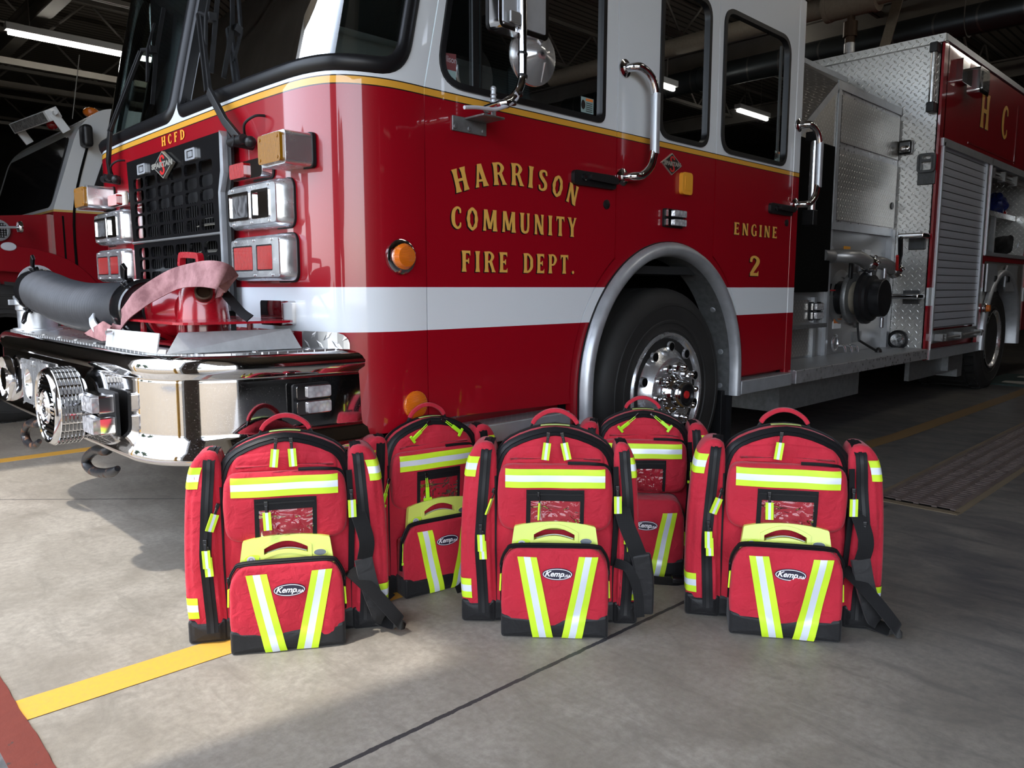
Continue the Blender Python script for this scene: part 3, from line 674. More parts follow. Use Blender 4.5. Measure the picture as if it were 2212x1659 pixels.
mp_poly = [(2.585, .48)] + ar(.757, 184, 127) + [(2.88+g, 1.22), (2.88+g, ZT), (3.735-g, ZT), (3.735-g, 1.26)] + ar(.757, 57.6, -10) + ar(.66, -10, 190, 40)
MPn = thick(MB(), mp_poly, [inset(wM, .012)]).build('cab_side_panel', 'cab_paint', FE, False)
rd_poly = [(3.735+g, ZT), (4.635-g, ZT), (4.635-g, .58), (AX0+.765, .58)] + ar(.765, -2, 57.0) + [(3.735+g, 1.262)]
rd = thick(MB(), rd_poly, [inset(wB, .012)]).build('rear_door', 'cab_paint', FE, False)
MB().bx(4.635+g, 4.725, Y0, Y0+.05, .50, ZT).build('cab_rear_post', 'cab_paint', FE, False, bevel=.008)
b = MB(); b.prism(ar(.80, 186, -6, 40)+ar(.72, -6, 186, 40), SD, -.04, -.032); b.bx(2.84, 2.92, Y0+.032, Y0+.04, 1.2, ZT); b.bx(3.70, 3.77, Y0+.032, Y0+.04, 1.2, ZT); b.bx(4.6, 4.67, Y0+.032, Y0+.04, .56, ZT)
b.bx(1.74, 1.80, Y0+.032, Y0+.04, .58, 1.8); b.prism([(1.74, 1.8), (1.80, 1.8), (2.04, ZT), (1.98, ZT)], SD, -.04, -.032)
b.build('door_seal', 'deep_black', FE, False)
for win, par, gl, kk in ((wF, fd, 'tinted_glass', 0), (wM, MPn, 'dark_glass', 1), (wB, rd, 'dark_glass', 2)):
    MB().prism(win, SD, -.02, .009, [inset(win, .024)]).build('window_frame', 'gasket', par, bevel=.004)
    MB().sheet(inset(win, .02), SD, -.008).build('window_glass', gl, par, False)
v0, v1 = at(1021, 150, 'y', Y0).x, at(1034, 150, 'y', Y0).x; b = MB(); b.bx(v0, v1, Y0-.003, Y0+.006, 1.84, 2.70); b.bx(v1+.008, v1+.016, Y0-.001, Y0+.004, 1.84, 2.70); b.build('vent_window_bar', 'gasket', fd, False)
MB().bx(4.425, 4.44, Y0+.002, Y0+.01, 1.86, 2.5).build('window_track', 'grey_cabin', rd, False)
# far side, roof, back and inside
b = MB(); b.bx(1.765, 4.72, YR-.03, YR, .57, ZT); b.build('cab_far_side', 'cab_paint', FE, False)
b = MB(); b.bx(1.62, 4.73, Y0, YR, ZT, ZT+.05); b.build('cab_roof', 'white_paint', FE, False, bevel=.02)
b = MB(); b.bx(4.69, 4.72, Y0+.04, YR-.04, .57, ZT); b.build('cab_back_wall', 'white_paint', FE, False)
b = MB(); b.bx(1.80, 4.68, Y0+.05, YR-.05, 1.16, 1.2); b.bx(1.47, 1.80, 2.45, 4.45, 1.14, 1.2); b.bx(2.96, 3.0, Y0+.06, 4.5, 1.2, 2.0); b.bx(4.66, 4.685, Y0+.06, 4.55, 1.2, ZT-.02); b.bx(1.8, 4.68, Y0+.06, 4.55, ZT-.03, ZT-.01); b.bx(2.4, 3.2, 3.0, 3.9, 1.2, 1.66); b.bx(1.47, 1.5, 2.6, 4.3, .9, 1.7)
b.build('cab_lining', 'dark_cabin', FE, False)
b = MB(); b.prism([(1.60,1.5),(2.02,1.5),(2.0,1.74),(1.86,1.82),(1.62,1.82)], lambda u, v, d: (u, 2.42+d, v), 0, 2.05); b.build('dashboard', 'grey_cabin', FE, bevel=.03)
b = MB(); b.lathe([(.19,-.012),(.205,0),(.19,.012),(.178,0),(.19,-.012)], (2.12, 2.86, 1.83), (-.55, 0, .83), 28, cap=False); b.tube([(2.12,2.68,1.83),(2.12,3.04,1.83)], .014); b.tube([(2.12,2.86,1.83),(1.95,2.86,1.66)], .03)
b.build('steering_wheel', 'black_plastic', FE)
def cab_seat(y, lab):
    b = MB(); b.bx(2.42, 2.9, y-.24, y+.24, 1.45, 1.58); b.bx(2.84, 2.97, y-.24, y+.24, 1.55, 2.22); b.bx(2.86, 2.95, y-.14, y+.14, 2.22, 2.42); b.bx(2.5, 2.8, y-.15, y+.15, 1.2, 1.45)
    return part_label(b.build('cab_seat', 'black_plastic', FE, bevel=.04, seg=3), lab)
cab_seat(2.72, 'black driver seat'); cab_seat(4.1, 'black officer seat')
P_ = AS(2.34, (1248, 90), (1232, 150), (1215, 195), (1207, 225)); MB().tube(P_, 0, flat=(.045, .004), up=(0, 1, 0)).build('seat_belt', 'belt_red', FE, False)
# radio box with wires on the dash, seen through the near windscreen pane
p = at(540, 112, 'x', 1.72); b = MB(); b.box(p, (.06, .17, .07)); b.box(p+V(0, .15, -.01), (.05, .10, .08)); b.box(p+V(0,.23,-.01), (.03,.05,.03)); b.build('radio_box', 'pale_beam', FE, False, bevel=.006)
b = MB(); b.tube(smooth_path([p+V(0,.06,0), p+V(-.02,.04,-.06), p+V(0,-.04,-.12)]), .005, 6); b.tube(smooth_path([p+V(0,.26,0), p+V(-.03,.2,-.08), p+V(0,.02,-.13)]), .003, 6); b.build('radio_wire', 'pale_grey', FE)
MB().tube(smooth_path([p+V(0,.02,0), p+V(.0,-.07,-.05), p+V(.0,-.10,-.08)]), .004, 6).build('radio_wire', 'badge_red', FE)
# ---------------------------------------------------------------- cab front: grille, lamps, wipers, lettering
FR = front
gx = 1.335
def slots(rows, v0, dv, hv, u0=3.045, u1=3.955, n=6):
    out = []; w = (u1-u0)/n
    for r in range(rows):
        for k in range(n):
            c = u0+w*(k+.5); z = v0+dv*r; out.append(rpoly([(c-w*.43, z-hv), (c+w*.43, z-hv), (c+w*.43, z+hv), (c-w*.43, z+hv)], [.022]*4, 4))
    return out
gp = MB().prism([(2.985,1.312),(3.99,1.312),(4.02,1.69),(2.955,1.69)], FR(gx), -.012, 0, slots(5, 1.348, .0575, .0235)).build('grille_panel', 'black_gloss', FE, False)
gl = MB().prism([(2.99,1.0),(3.975,1.0),(3.985,1.298),(2.99,1.298)], FR(gx), -.012, 0, slots(4, 1.088, .056, .0225, 3.03, 3.93)).build('lower_grille_panel', 'black_gloss', FE, False)
MB().cyl((gx-.002, 2.99, 1.305), (gx-.002, 3.985, 1.305), .006, n=10).build('hinge', 'brushed_steel', gp)
b = MB(); b.prism([(2.955,1.69),(2.93,1.665),(2.93,1.53),(2.965,1.46),(2.965,1.0),(2.985,1.0),(2.985,1.46),(2.958,1.54)], FR(gx), -.03, .012); b.build('grille_edge_trim', 'satin_aluminium', gp, False)
b = MB(); b.prism([(2.93,1.69),(2.90,1.66),(2.90,1.53),(2.93,1.45),(2.93,1.0),(2.965,1.0),(2.965,1.46),(2.93,1.53)], FR(gx+.02), 0, .012); b.build('grille_seal', 'rubber', gp, False)
b = MB()
for k in range(40): b.bx(gx+.06, gx+.07, 2.99+k*.0251, 2.998+k*.0251, 1.0, 1.46)
b.bx(gx+.075, gx+.08, 2.97, 4.0, 1.0, 1.69); b.build('radiator_core', 'rubber', gp, False)
b = MB()
for k in range(6): b.tube([(gx+.05, 3.0, 1.08+k*.055), (gx+.05, 3.32, 1.08+k*.055)], 0, flat=(.004, .03), up=(1, 0, .4))
b.build('louvre', 'badge_silver', gp, False)
for u in (3.80, 3.24):
    MB().prism(rrect(u-.05, u+.05, 1.612, 1.658, .008), FR(gx), 0, .012, [rrect(u-.032, u+.032, 1.62, 1.65, .004)]).prism(rrect(u-.022, u+.018, 1.624, 1.646, .004), FR(gx), 0, .012).build('latch', 'satin_aluminium', gp, bevel=.002)
def spartan_badge(P, u, v, w, h, par, flip, d, s=1):
    dm = lambda k: [(u-w*k, v), (u, v-h*k), (u+w*k, v), (u, v+h*k)]
    bd = MB().prism(dm(1), P, 0, d).build('maker_badge', 'badge_silver', par, False)
    MB().prism(dm(.90), P, d, d+.001).build('badge_field', 'letter_shade', bd, False)
    k = MB(); k.sheet([(u+flip*a*w, v+b_*h) for a, b_ in _curve([(.20,.40),(.10,.62),(-.08,.62),(-.16,.38),(.0,.02),(.16,-.38),(.08,-.62),(-.10,-.62),(-.20,-.40)], [.16]*9)], P, d+.002)
    k.build('badge_letter', 'badge_red', bd, False, recalc=False)
    type_('SPARTAN', P, u, v, h*.36, 'badge_lettering', bd, 'badge_silver', flip, depth=d+.003, sx=s, bold=.002)
spartan_badge(FR(gx-.006), 3.515, 1.622, .112, .058, gp, -1, .014, 1.9)
letters('HCFD', FR(1.377), 3.665, 3.405, 1.725, .041, 'lettering', FE, 'orange_vinyl', flip=-1, depth=.004, shade=0, track=.35)

def lampbox(y0, y1, z0, z1, x0, x1, lab, blens):
    """square amber turn signal on the corner: box, lens, gasket and red pod"""
    o = MB().prism(rrect(y0, y1, z0, z1, .018), FR(x0), -(x1-x0), 0).build('turn_signal', 'polished_aluminium', FE, bevel=.006); part_label(o, lab)
    MB().prism(rrect(y0+.010, y1-.010, z0+.008, z1-.008, .014), FR(x0), 0, .016).build('amber_lens', 'amber_lens', o, bevel=.004)
    k = MB()
    for u in (y0+.026, y1-.026):
        for v in (z0+.022, z1-.022): k.cyl((x0-.015, u, v), (x0-.019, u, v), .006, n=8)
    k.build('lens_screw', 'amber_lens', o)
    MB().prism(rrect(y0-.004, y1+.004, z0-.004, z1+.004, .02), FR(x1), -.012, 0).build('lamp_gasket', 'rubber', o)
    R = []
    for t in range(5):
        q = t/4; e = .006*q; R.append([(x1+.008+.03*q, u, v) for u, v in rrect(y0+.01, y1-.006+.03*q, z0+.008-.02*q, z1-.008+e, .02)])
    MB().rings(R).build('lamp_pod', 'cab_paint', o)
lampbox(2.40, 2.575, 1.503, 1.615, 1.30, 1.40, 'amber turn signal at the near corner', 0)
lampbox(4.355, 4.535, 1.497, 1.610, 1.25, 1.375, 'amber turn signal at the far corner', 0)
def marker(y0, y1, z0, z1, lab):
    """small red flasher: ribbed red lens on the outboard half, chrome bullet behind it"""
    yc, zc = (y0+y1)/2, (z0+z1)/2; o = MB().prism(rrect(y0, y1, z0, z1, .025), FR(1.388), 0, .05).build('warning_light', 'chrome_clean', FE, bevel=.012, seg=3); part_label(o, lab)
    MB().prism(rrect(yc-.005, y1-.008, z0+.006, z1-.006, .012), FR(1.338), 0, .014).build('red_lens', 'red_lens', o, bevel=.006)
    MB().prism(rrect(y0-.006, y1+.004, z0-.005, z1+.005, .028), FR(1.392), 0, .012).build('light_gasket', 'rubber', o)
marker(2.645, 2.89, 1.490, 1.556, 'small red warning light at the near corner'); marker(4.03, 4.30, 1.495, 1.560, 'small red warning light at the far corner')
def bezel(y0, y1, z0, z1, kind, swap, lab):
    x0, x1 = 1.325, 1.392; o_ = rrect(y0, y1, z0, z1, .028); gap = .014; mid = (y0+y1)/2
    ri = (y1-y0)*.10
    cells = [(y0+ri+.02, mid-gap), (mid+gap, y1-.02)]
    hz = .032; holes = [rrect(a, c, z0+hz, z1-hz, .008, 3) for a, c in cells]
    R = [[(x1, u, v) for u, v in inset(o_, -.006)], [(x0+.018, u, v) for u, v in inset(o_, -.002)], [(x0+.004, u, v) for u, v in inset(o_, .010)]]
    o = MB().rings(R, True, False).prism(inset(o_, .010), FR(x0), -.004, 0, holes).build(kind, 'polished_aluminium', FE, angle=50); part_label(o, lab)
    MB().prism(inset(o_, -.010), FR(x1+.004), 0, .010).build('bezel_gasket', 'rubber', o)
    k = MB()
    for u in (y0+.06, mid, y1-.05):
        for v in (z0+.016, z1-.016): k.ball((x0-.001, u, v), (.004, .005, .005), 8)
    k.build('bezel_screw', 'polished_aluminium', o)
    for i, (a, c) in enumerate(cells):
        zz0, zz1 = z0+hz, z1-hz
        if kind == 'headlight':
            outer = (i == 1) ^ swap
            fr_ = MB().prism(rrect(a-.004, c+.004, zz0-.004, zz1+.004, .008), FR(x0), -.02, .004, [rrect(a+.008, c-.008, zz0+.006, zz1-.006, .006)]).build('lamp_rim', 'chrome_clean', o, bevel=.002)
            if outer: MB().prism(rrect(a+.006, c-.006, zz0+.005, zz1-.005, .006), FR(x0), -.012, -.002).build('lamp_glass', 'lamp_glass', o, False)
            else:
                MB().bx(x0+.04, x0+.044, a, c, zz0, zz1).build('lamp_bowl', 'black_gloss', o, False)
                MB().ball((x0+.034, (a+c)/2, (zz0+zz1)/2-.012), (.022, (c-a)*.26, (zz1-zz0)*.34), 20).build('lamp_reflector', 'lamp_reflector', o)
                MB().sheet(rrect(a+.006, c-.006, zz0+.005, zz1-.005, .006), FR(x0), -.006).build('lamp_cover', 'clear_cover', o, False)
        else:
            MB().prism(rrect(a-.004, c+.004, zz0-.004, zz1+.004, .008), FR(x0), -.016, -.002, [rrect(a+.006, c-.006, zz0+.005, zz1-.005, .006)]).build('lens_frame', 'rubber', o)
            MB().prism(rrect(a+.004, c-.004, zz0+.004, zz1-.004, .006), FR(x0), -.012, -.002).build('red_lens', 'red_lens', o, False)
bezel(2.52, 2.915, 1.312, 1.470, 'headlight', False, 'chrome twin headlight on the near side'); bezel(2.51, 2.905, 1.120, 1.278, 'red_warning_lamp', False, 'chrome twin red lamp on the near side')
bezel(4.125, 4.54, 1.318, 1.478, 'headlight', False, 'chrome twin headlight on the far side'); bezel(4.14, 4.545, 1.125, 1.285, 'red_warning_lamp', False, 'chrome twin red lamp on the far side')

# windscreen wipers
def wx(z, o=.05): return 1.376+.226*max(0, z-1.8)-o
def wiper(base, arm, mid, tip, blade, par, lab):
    def q(p, o=.06):
        v = at(*p, 'x', 1.33)
        for _ in range(4): v = at(*p, 'x', wx(v.z, o))
        return v
    B0, A0, M0, T0 = q(base, .03), q(arm, .05), q(mid, .06), q(tip, .06)
    b = MB(); b.tube([B0, A0, M0], 0, flat=(.034, .016), up=(-1, 0, 0)); o = b.build('windscreen_wiper', 'black_plastic', FE, False, bevel=.003); part_label(o, lab)
    off = V(0, .035, .0)
    b = MB()
    for s in (0, 1): b.tube([M0+off*(s-.3), T0+off*(s-.3)], 0, flat=(.012, .012), up=(-1, 0, 0))
    b.build('wiper_arm', 'black_plastic', o, False)
    T1 = q(blade[1], .030); T2 = q(blade[0], .02); T3 = q(blade[2], .02)
    b = MB(); b.tube([T2, T1, T3], 0, flat=(.008, .018), up=(-1, 0, 0)); b.tube([T2.lerp(T1, .4)+V(-.03, 0, 0), T1+V(-.04, 0, 0), T3.lerp(T1, .4)+V(-.03, 0, 0)], 0, flat=(.016, .010), up=(-1, 0, 0)); b.box(T1+V(-.02, 0, 0), (.03, .04, .03)); b.tube([T0, T1+V(-.03, 0, 0)], .009, 8)
    b.build('wiper_blade', 'black_plastic', o, False)
    b = MB(); b.cyl(B0+V(.06, -.02, -.01), B0+V(-.035, .0, 0), .022, n=14); b.cyl(B0+V(-.02, .05, 0), B0+V(-.02, -.06, 0), .018, n=14); b.ball(B0+V(.0, -.07, -.01), .022, 12)
    b.build('wiper_pivot', 'black_plastic', o)
    b = MB(); b.tube(smooth_path([B0+V(0, -.03, .01), B0+V(-.02, -.07, .05), B0+V(.0, -.11, .075), B0+V(.035, -.12, .08)]), .005, 8); b.build('washer_tube', 'rubber', o)
wiper((522, 306), (486, 262), (451, 196), (432, 28), ((456, 157), (466, 40), (476, -70)), FE, 'wiper of the near windscreen pane')
wiper((240, 386), (234, 350), (238, 283), (306, 108), ((329, 226), (338, 110), (354, 18)), FE, 'wiper of the far windscreen pane')

# ---------------------------------------------------------------- doors: lettering, handles, mirror, badges
letters('HARRISON', SD, 1.91, 2.595, 1.442, .086, 'lettering', fd, bow=.058, depth=.003, hs=lambda m: 1.0)
letters('COMMUNITY', SD, 1.885, 2.60, 1.312, .082, 'lettering', fd, depth=.003); letters('FIRE DEPT.', SD, 1.935, 2.59, 1.152, .080, 'lettering', fd, depth=.003)
letters('ENGINE', SD, 3.945, 4.455, 1.388, .068, 'lettering', rd, depth=.003); letters('2', SD, 4.125, 4.255, 1.160, .115, 'lettering', rd, depth=.003)
def door_handle(x0, x1, z0, z1, par):
    c = (z0+z1)/2
    o = MB().prism(rrect(x0, x1, z0, z1, .022), SD, 0, .018).build('door_handle', 'black_plastic', par, bevel=.008, seg=3)
    MB().prism(rpoly([(x0+.09, c-.006), (x1-.01, c-.012), (x1-.01, c+.018), (x0+.09, c+.02)], .012), SD, .018, .04).build('pull_lever', 'black_plastic', o, bevel=.005)
    MB().lathe([(.016, 0), (.016, .008), (.010, .004), (.001, .004)], (x0+.065, Y0-.018, c+.004), (0, -1, 0), 16).build('push_button', 'black_gloss', o)
door_handle(2.565, 2.86, 1.535, 1.598, fd); door_handle(4.335, 4.62, 1.53, 1.592, rd)
for x, z, p in ((2.808, 1.468, fd), (4.572, 1.487, rd)): MB().lathe([(.021, 0), (.021, .006), (.013, .008), (.001, .008)], (x, Y0, z), (0, -1, 0), 18).build('door_lock', 'black_plastic', p)
spartan_badge(SD, 3.318, 1.702, .088, .053, MPn, 1, .006, 1.25)
o = MB().prism(rrect(3.392, 3.485, 1.562, 1.672, .022), SD, 0, .022).build('amber_marker', 'yellow_plastic', MPn, bevel=.008, seg=3)
MB().prism(rrect(3.412, 3.465, 1.582, 1.652, .006), SD, .022, .024).build('marker_panel', 'yellow_plastic', o, bevel=.001)
def ledpair(P, u0, u1, v0, v1, par, flip=1, d=.018, name='scene_light'):
    """pair of chromed LED warning heads one above the other"""
    d0_ = min(d*.6, .012); o = MB().prism(rrect(u0, u1, v0, v1, .012), P, 0, d0_).build(name, 'rubber', par, bevel=.003); m = (v0+v1)/2; w = u1-u0; h = v1-v0
    for a, c in ((v0+h*.05, m-h*.03), (m+h*.03, v1-h*.05)):
        q = MB().prism(rrect(u0+w*.05, u1-w*.03, a, c, .008), P, d0_, d).build('light_head', 'chrome_clean', o, bevel=.003)
        la, lb = (u0+w*.30, u1-w*.06) if flip > 0 else (u0+w*.06, u1-w*.30)
        MB().prism(rrect(la, lb, a+h*.035, c-h*.035, .006), P, d, d*1.35).build('led_lens', 'led_lens', o, bevel=.003)
    return o
ledpair(SD, 3.252, 3.42, 1.392, 1.483, MPn, 1, .03)
def rail(x, z0, z1, px, py0, lab, lx, r=.020):
    a, c = V(lx, Y0, z1), V(lx-.005, Y0, z0); ox, oy = px, Y0-.085
    b = MB(); pts = [a, a+V(.02, -.06, 0)] + [V(lx+.02+(ox-lx-.02)*t, Y0-.06-.025*t, z1-(1-math.sqrt(max(0, 1-t*t)))*.12) for t in (.3, .6, .85, 1)]
    lo = [V(lx+.02+(ox-lx-.02)*t, Y0-.06-.025*t, z0+(1-math.sqrt(max(0, 1-t*t)))*.14) for t in (1, .85, .6, .3)] + [c+V(.02, -.06, 0), c]
    pth = smooth_path(pts + [V(ox, oy, (z0+z1)/2+.06)] + [V(ox, oy, (z0+z1)/2-.06)] + lo, 5); b.tube(pth, r, 14)
    o = b.build('grab_rail', 'chrome_clean', FE); part_label(o, lab)
    b = MB(); b.lathe([(r*2, 0), (r*2, .008), (r*1.2, .014), (r, .02)], a, (0, -1, 0), 20); b.lathe([(r*2, 0), (r*2, .008), (r*1.2, .014), (r, .02)], c, (0, -1, 0), 20); b.build('rail_flange', 'chrome_clean', o)
    MB().cyl((ox, oy, (z0+z1)/2-.13), (ox, oy, (z0+z1)/2+.14), r*1.12, n=16).build('knurled_grip', 'satin_aluminium', o)
rail(3.055, 1.60, 2.085, 3.055, 0, 'chrome grab rail between the front door and the narrow window', 2.925); rail(4.80, 1.605, 2.083, 4.80, 0, 'chrome grab rail behind the rear door', 4.675)
MB().lathe([(.062, 0), (.062, .012), (.05, .018)], (1.648, Y0, 1.20), (0, -1, 0), 24).build('clearance_lamp', 'chrome_clean', FE)
q = MB().lathe([(.044, .012), (.046, .03), (.036, .045), (.001, .05)], (1.648, Y0, 1.20), (0, -1, 0), 24).build('clearance_lens', 'orange_lens', FE)
MB().lathe([(.052, 0), (.052, .008), (.046, .012), (.001, .012)], (1.705, Y0, .662), (0, -1, 0), 28).build('reflector', 'orange_lens', FE)
# stickers on and behind the glass
q0, q1, q2, q3 = AS(Y0, (957, 138), (957, 112), (988, 120), (988, 178)); o = MB().sheet([(q0.x, q0.z), (q0.x, q3.z+.045), (q3.x, q3.z), (q3.x, q2.z-.05), (q0.x, q1.z-.05)], SD, -.0075).build('window_sticker', 'sticker_grey', fd, False)
o = MB().sheet([(q1.x, q1.z-.055), (q1.x, q1.z), (q2.x, q2.z+.006), (q2.x, q2.z-.055)], SD, -.0072).build('window_sticker', 'sticker_red', fd, False); type_('Allison', SD, (q1.x+q2.x)/2, (q1.z+q2.z)/2-.018, .024, 'sticker_lettering', fd, 'pale_grey', depth=-.0069, sx=.8)
def warn(x0, x1, z0, z1, par):
    o = MB().sheet([(x0,z0),(x1,z0),(x1,z1),(x0,z1)], SD, -.005).build('warning_sticker', 'sticker_grey', par, False); w, h = x1-x0, z1-z0
    k = MB(); k.sheet([(x0+w*.38,z0+h*.78),(x1-w*.06,z0+h*.78),(x1-w*.06,z1-h*.05),(x0+w*.38,z1-h*.05)], SD, -.0045); k.build('sticker_heading', 'sticker_orange', par, False)
    k = MB()
    for t in range(5): k.sheet([(x0+w*.40,z0+h*(.1+t*.13)),(x1-w*.1,z0+h*(.1+t*.13)),(x1-w*.1,z0+h*(.15+t*.13)),(x0+w*.40,z0+h*(.15+t*.13))], SD, -.0045)
    k.sheet([(x0+w*.18+.014*math.cos(a), z0+h*.5+.02*math.sin(a)) for a in [2*PI*j/14 for j in range(14)]], SD, -.0045); k.build('sticker_print', 'letter_shade', par, False)
warn(2.63, 2.715, 1.85, 1.915, fd); warn(4.40, 4.46, 1.84, 1.90, rd)
o = MB().sheet(rrect(3.222, 3.32, 1.92, 1.99, .006), SD, -.012).build('window_sticker', 'sticker_grey', MPn, False); MB().sheet(rrect(3.23, 3.305, 1.93, 1.98, .004), SD, -.0115).build('sticker_print', 'letter_shade', MPn, False)

# mirror on its arm
my = 2.03
mp = AS(my, (1129, -60), (1129, 60), (1129, 150), (1128, 172), (1120, 195), (1104, 214), (1085, 224)) + AS(2.10, (1068, 230)) + AS(2.15, (1050, 236))
ma = MB().tube(smooth_path(mp, 4), .0155, 14).build('mirror_arm', 'chrome_clean', FE); part_label(ma, 'chrome mirror arm and mirrors at the front door')
s0 = at(1066, 232, 'y', 2.15)
b = MB(); b.bx(s0.x-.06, s0.x+.05, Y0-.11, Y0, s0.z-.038, s0.z-.03); b.bx(s0.x-.12, s0.x+.05, Y0-.008, Y0, s0.z-.085, s0.z-.03)
for k in (-.11, -.04, .03): b.cyl((s0.x+k, Y0, s0.z-.07), (s0.x+k, Y0-.014, s0.z-.07), .009, n=10)
b.build('mirror_bracket', 'grey_metal', ma, bevel=.003)
b = MB()
for k in range(5): b.lathe([(.009, -.004), (.013, 0), (.009, .004)], s0+V(0, 0, -.012+k*.014), (0, 0, 1), 14)
b.cyl(s0+V(0, 0, -.03), s0+V(0, 0, .06), .010, n=10); b.ball(s0+V(0, 0, .065), .012, 10); b.build('mirror_spring', 'satin_aluminium', ma)
MB().tube(smooth_path(AS(2.02, (1003, 232), (1030, 232), (1070, 236), (1100, 226), (1117, 212), (1112, 200))), .0065, 8).build('mirror_cable', 'pale_grey', ma)
b = MB()
for p in ((1129, 117), (1129, 165), (1119, 203), (1105, 222), (1090, 227)): 
    q = at(*p, 'y', my); b.cyl(q+V(-.001, 0, -.004), q+V(.001, 0, .004), .0185, n=12)
loose(b.build('cable_tie', 'black_plastic', ma))
h0, h1 = at(1073, 58, 'y', my+.02), at(1181, 58, 'y', my+.02); mirr = rrect(h0.x, h1.x, h0.z, h0.z+.36, .03)
o = MB().prism(mirr, side(my+.06), 0, .05).build('mirror_head', 'chrome_clean', ma, bevel=.018, seg=4); MB().prism(inset(mirr, .02), side(my+.01), 0, .004).build('mirror_back_plate', 'satin_aluminium', o, bevel=.002)
MB().prism(inset(mirr, .004), side(my+.07), -.012, .002).build('mirror_glass', 'black_plastic', o)
k = at(1112, 36, 'y', my-.01); MB().bx(k.x-.02, k.x+.03, my-.012, my+.0, k.z-.02, k.z+.02).build('mirror_clamp', 'brushed_steel', o, bevel=.003)
cc = at(1152, 122, 'y', my+.06); R = .108; b = MB()
b.lathe([(R*.98, .012), (R, .004), (R*.985, -.004), (R*.9, -.008), (R*.25, -.052), (R*.14, -.056)], cc, (0.12, 1, 0.02), 40)
for a in (20, 110, 200, 290): 
    ca, sa = math.cos(math.radians(a)), math.sin(math.radians(a)); b.tube([cc+V(ca*R*.3, -.052, sa*R*.3), cc+V(ca*R*.88, -.012, sa*R*.88)], .003, 6)
b.build('round_mirror', 'mirror', ma); MB().lathe([(.012, -.056), (.018, -.05), (.001, -.058)], cc, (0.12, 1, .02), 16).build('mirror_hub', 'rubber', ma)

# ---------------------------------------------------------------- front wheel, arch trim, steps, mud flap
def tyre(x, y, z, R, w, parent, dirv=-1, tread=False, nm='front_tyre'):
    """tyre whose outer wall faces -Y at plane y"""
    pr = [(.30, .02), (.33, .0), (.345, .004), (.362, .004), (.366, -.002), (.378, -.003), (.382, .0), (R*.78, -.012), (R*.83, -.012), (R*.835, -.016), (R*.855, -.016), (R*.86, -.011), (R*.90, -.006), (R*.95, .012), (R*.985, .03), (R, .055), (R, w-.05), (R*.96, w), (.30, w-.02)]
    b = MB(); b.lathe(pr, (x, y, z), (0, 1, 0), 64)
    for k in ((.075, .012), (w*.5-.02, .012)): b.lathe([(R+.001, k[0]), (R+.0012, k[0]+k[1])], (x, y, z), (0, 1, 0), 64)
    if tread:
        n = 34
        for k in range(n):
            for (v0, v1, sh) in ((.035, .12, 0), (.13, w-.13, .5), (w-.12, w-.035, 0)):
                a = 2*PI*(k+sh)/n; da = 2*PI/n*.36
                vs = [(x+(rr)*math.cos(a+q), y+v, z+rr*math.sin(a+q)) for rr in (R-.01, R+.022) for q, v in ((-da, v0), (da, v0), (da*.8, v1), (-da*.8, v1))]
                b.add(vs, [(0,1,2,3),(4,5,6,7),(0,1,5,4),(1,2,6,5),(2,3,7,6),(3,0,4,7)])
    return b.build(nm, 'tyre', parent, angle=40)
WX, WZ, WR = 3.375, .545, .545
ty = tyre(WX, Y0+.025, WZ, WR, .34, FE)
b = MB()                                                    # raised sidewall ring marks
for a0, a1 in ((62, 118), (20, 40)):
    b.tube([(WX+.455*math.cos(math.radians(a)), Y0+.018, WZ+.455*math.sin(math.radians(a))) for a in range(a0, a1, 2)], .0035, 5)
b.build('sidewall_rib', 'tyre', ty)
rim = MB(); yb = Y0+.03
rim.lathe([(.300, .03), (.312, .0), (.318, .0), (.312, -.012), (.298, -.008), (.288, .006), (.284, .02)], (WX, yb, WZ), (0, 1, 0), 56, cap=False)
NH = 10
rim.lathe([(.284, .02), (.275, .028), (.250, .022), (.225, .008), (.198, -.022), (.186, -.036), (.170, -.040), (.088, -.040), (.086, -.05), (.001, -.05)], (WX, yb, WZ), (0, 1, 0), 56, cap=False)
rm = rim.build('wheel_rim', 'polished_aluminium', FE)
b = MB(); b2 = MB()
for k in range(NH):
    a = 2*PI*(k+.5)/NH; cxr, czr = WX+.243*math.cos(a), WZ+.243*math.sin(a); b.lathe([(.027, .010), (.027, .024), (.021, .0245), (.001, .0245)], (cxr, yb, czr), (-.30*math.cos(a)*0, -1, 0), 18)
    b2.lathe([(.022, -.030), (.022, -.010), (.001, -.0095)], (cxr, yb, czr), (0, 1, 0), 16)
b.build('hand_hole_rim', 'polished_aluminium', rm); 
b3 = MB()
for k in range(NH):
    a = 2*PI*(k+.5)/NH; b3.lathe([(.001, .0), (.0215, .0), (.0215, .003), (.001, .003)], (WX+.243*math.cos(a), yb-.026, WZ+.243*math.sin(a)), (0, 1, 0), 18)
loose(b3.build('hand_hole', 'deep_black', rm))
for k in range(10):
    a = 2*PI*k/10+.1; c = (WX+.142*math.cos(a), yb-.04, WZ+.142*math.sin(a)); b = MB()
    b.cyl(c, (c[0], c[1]-.012, c[2]), .024, n=16); b.cyl((c[0], c[1]-.012, c[2]), (c[0], c[1]-.034, c[2]), .020, n=6); b.lathe([(.016, .034), (.016, .048), (.010, .056), (.001, .058)], c, (0, -1, 0), 14)
    b.build('lug_nut', 'chrome_clean', rm, angle=30)
hb = MB().lathe([(.105, .04), (.10, .052), (.078, .075), (.072, .115), (.066, .125), (.058, .125), (.056, .110), (.001, .108)], (WX, yb, WZ), (0, -1, 0), 40).build('wheel_hub', 'chrome_clean', rm)
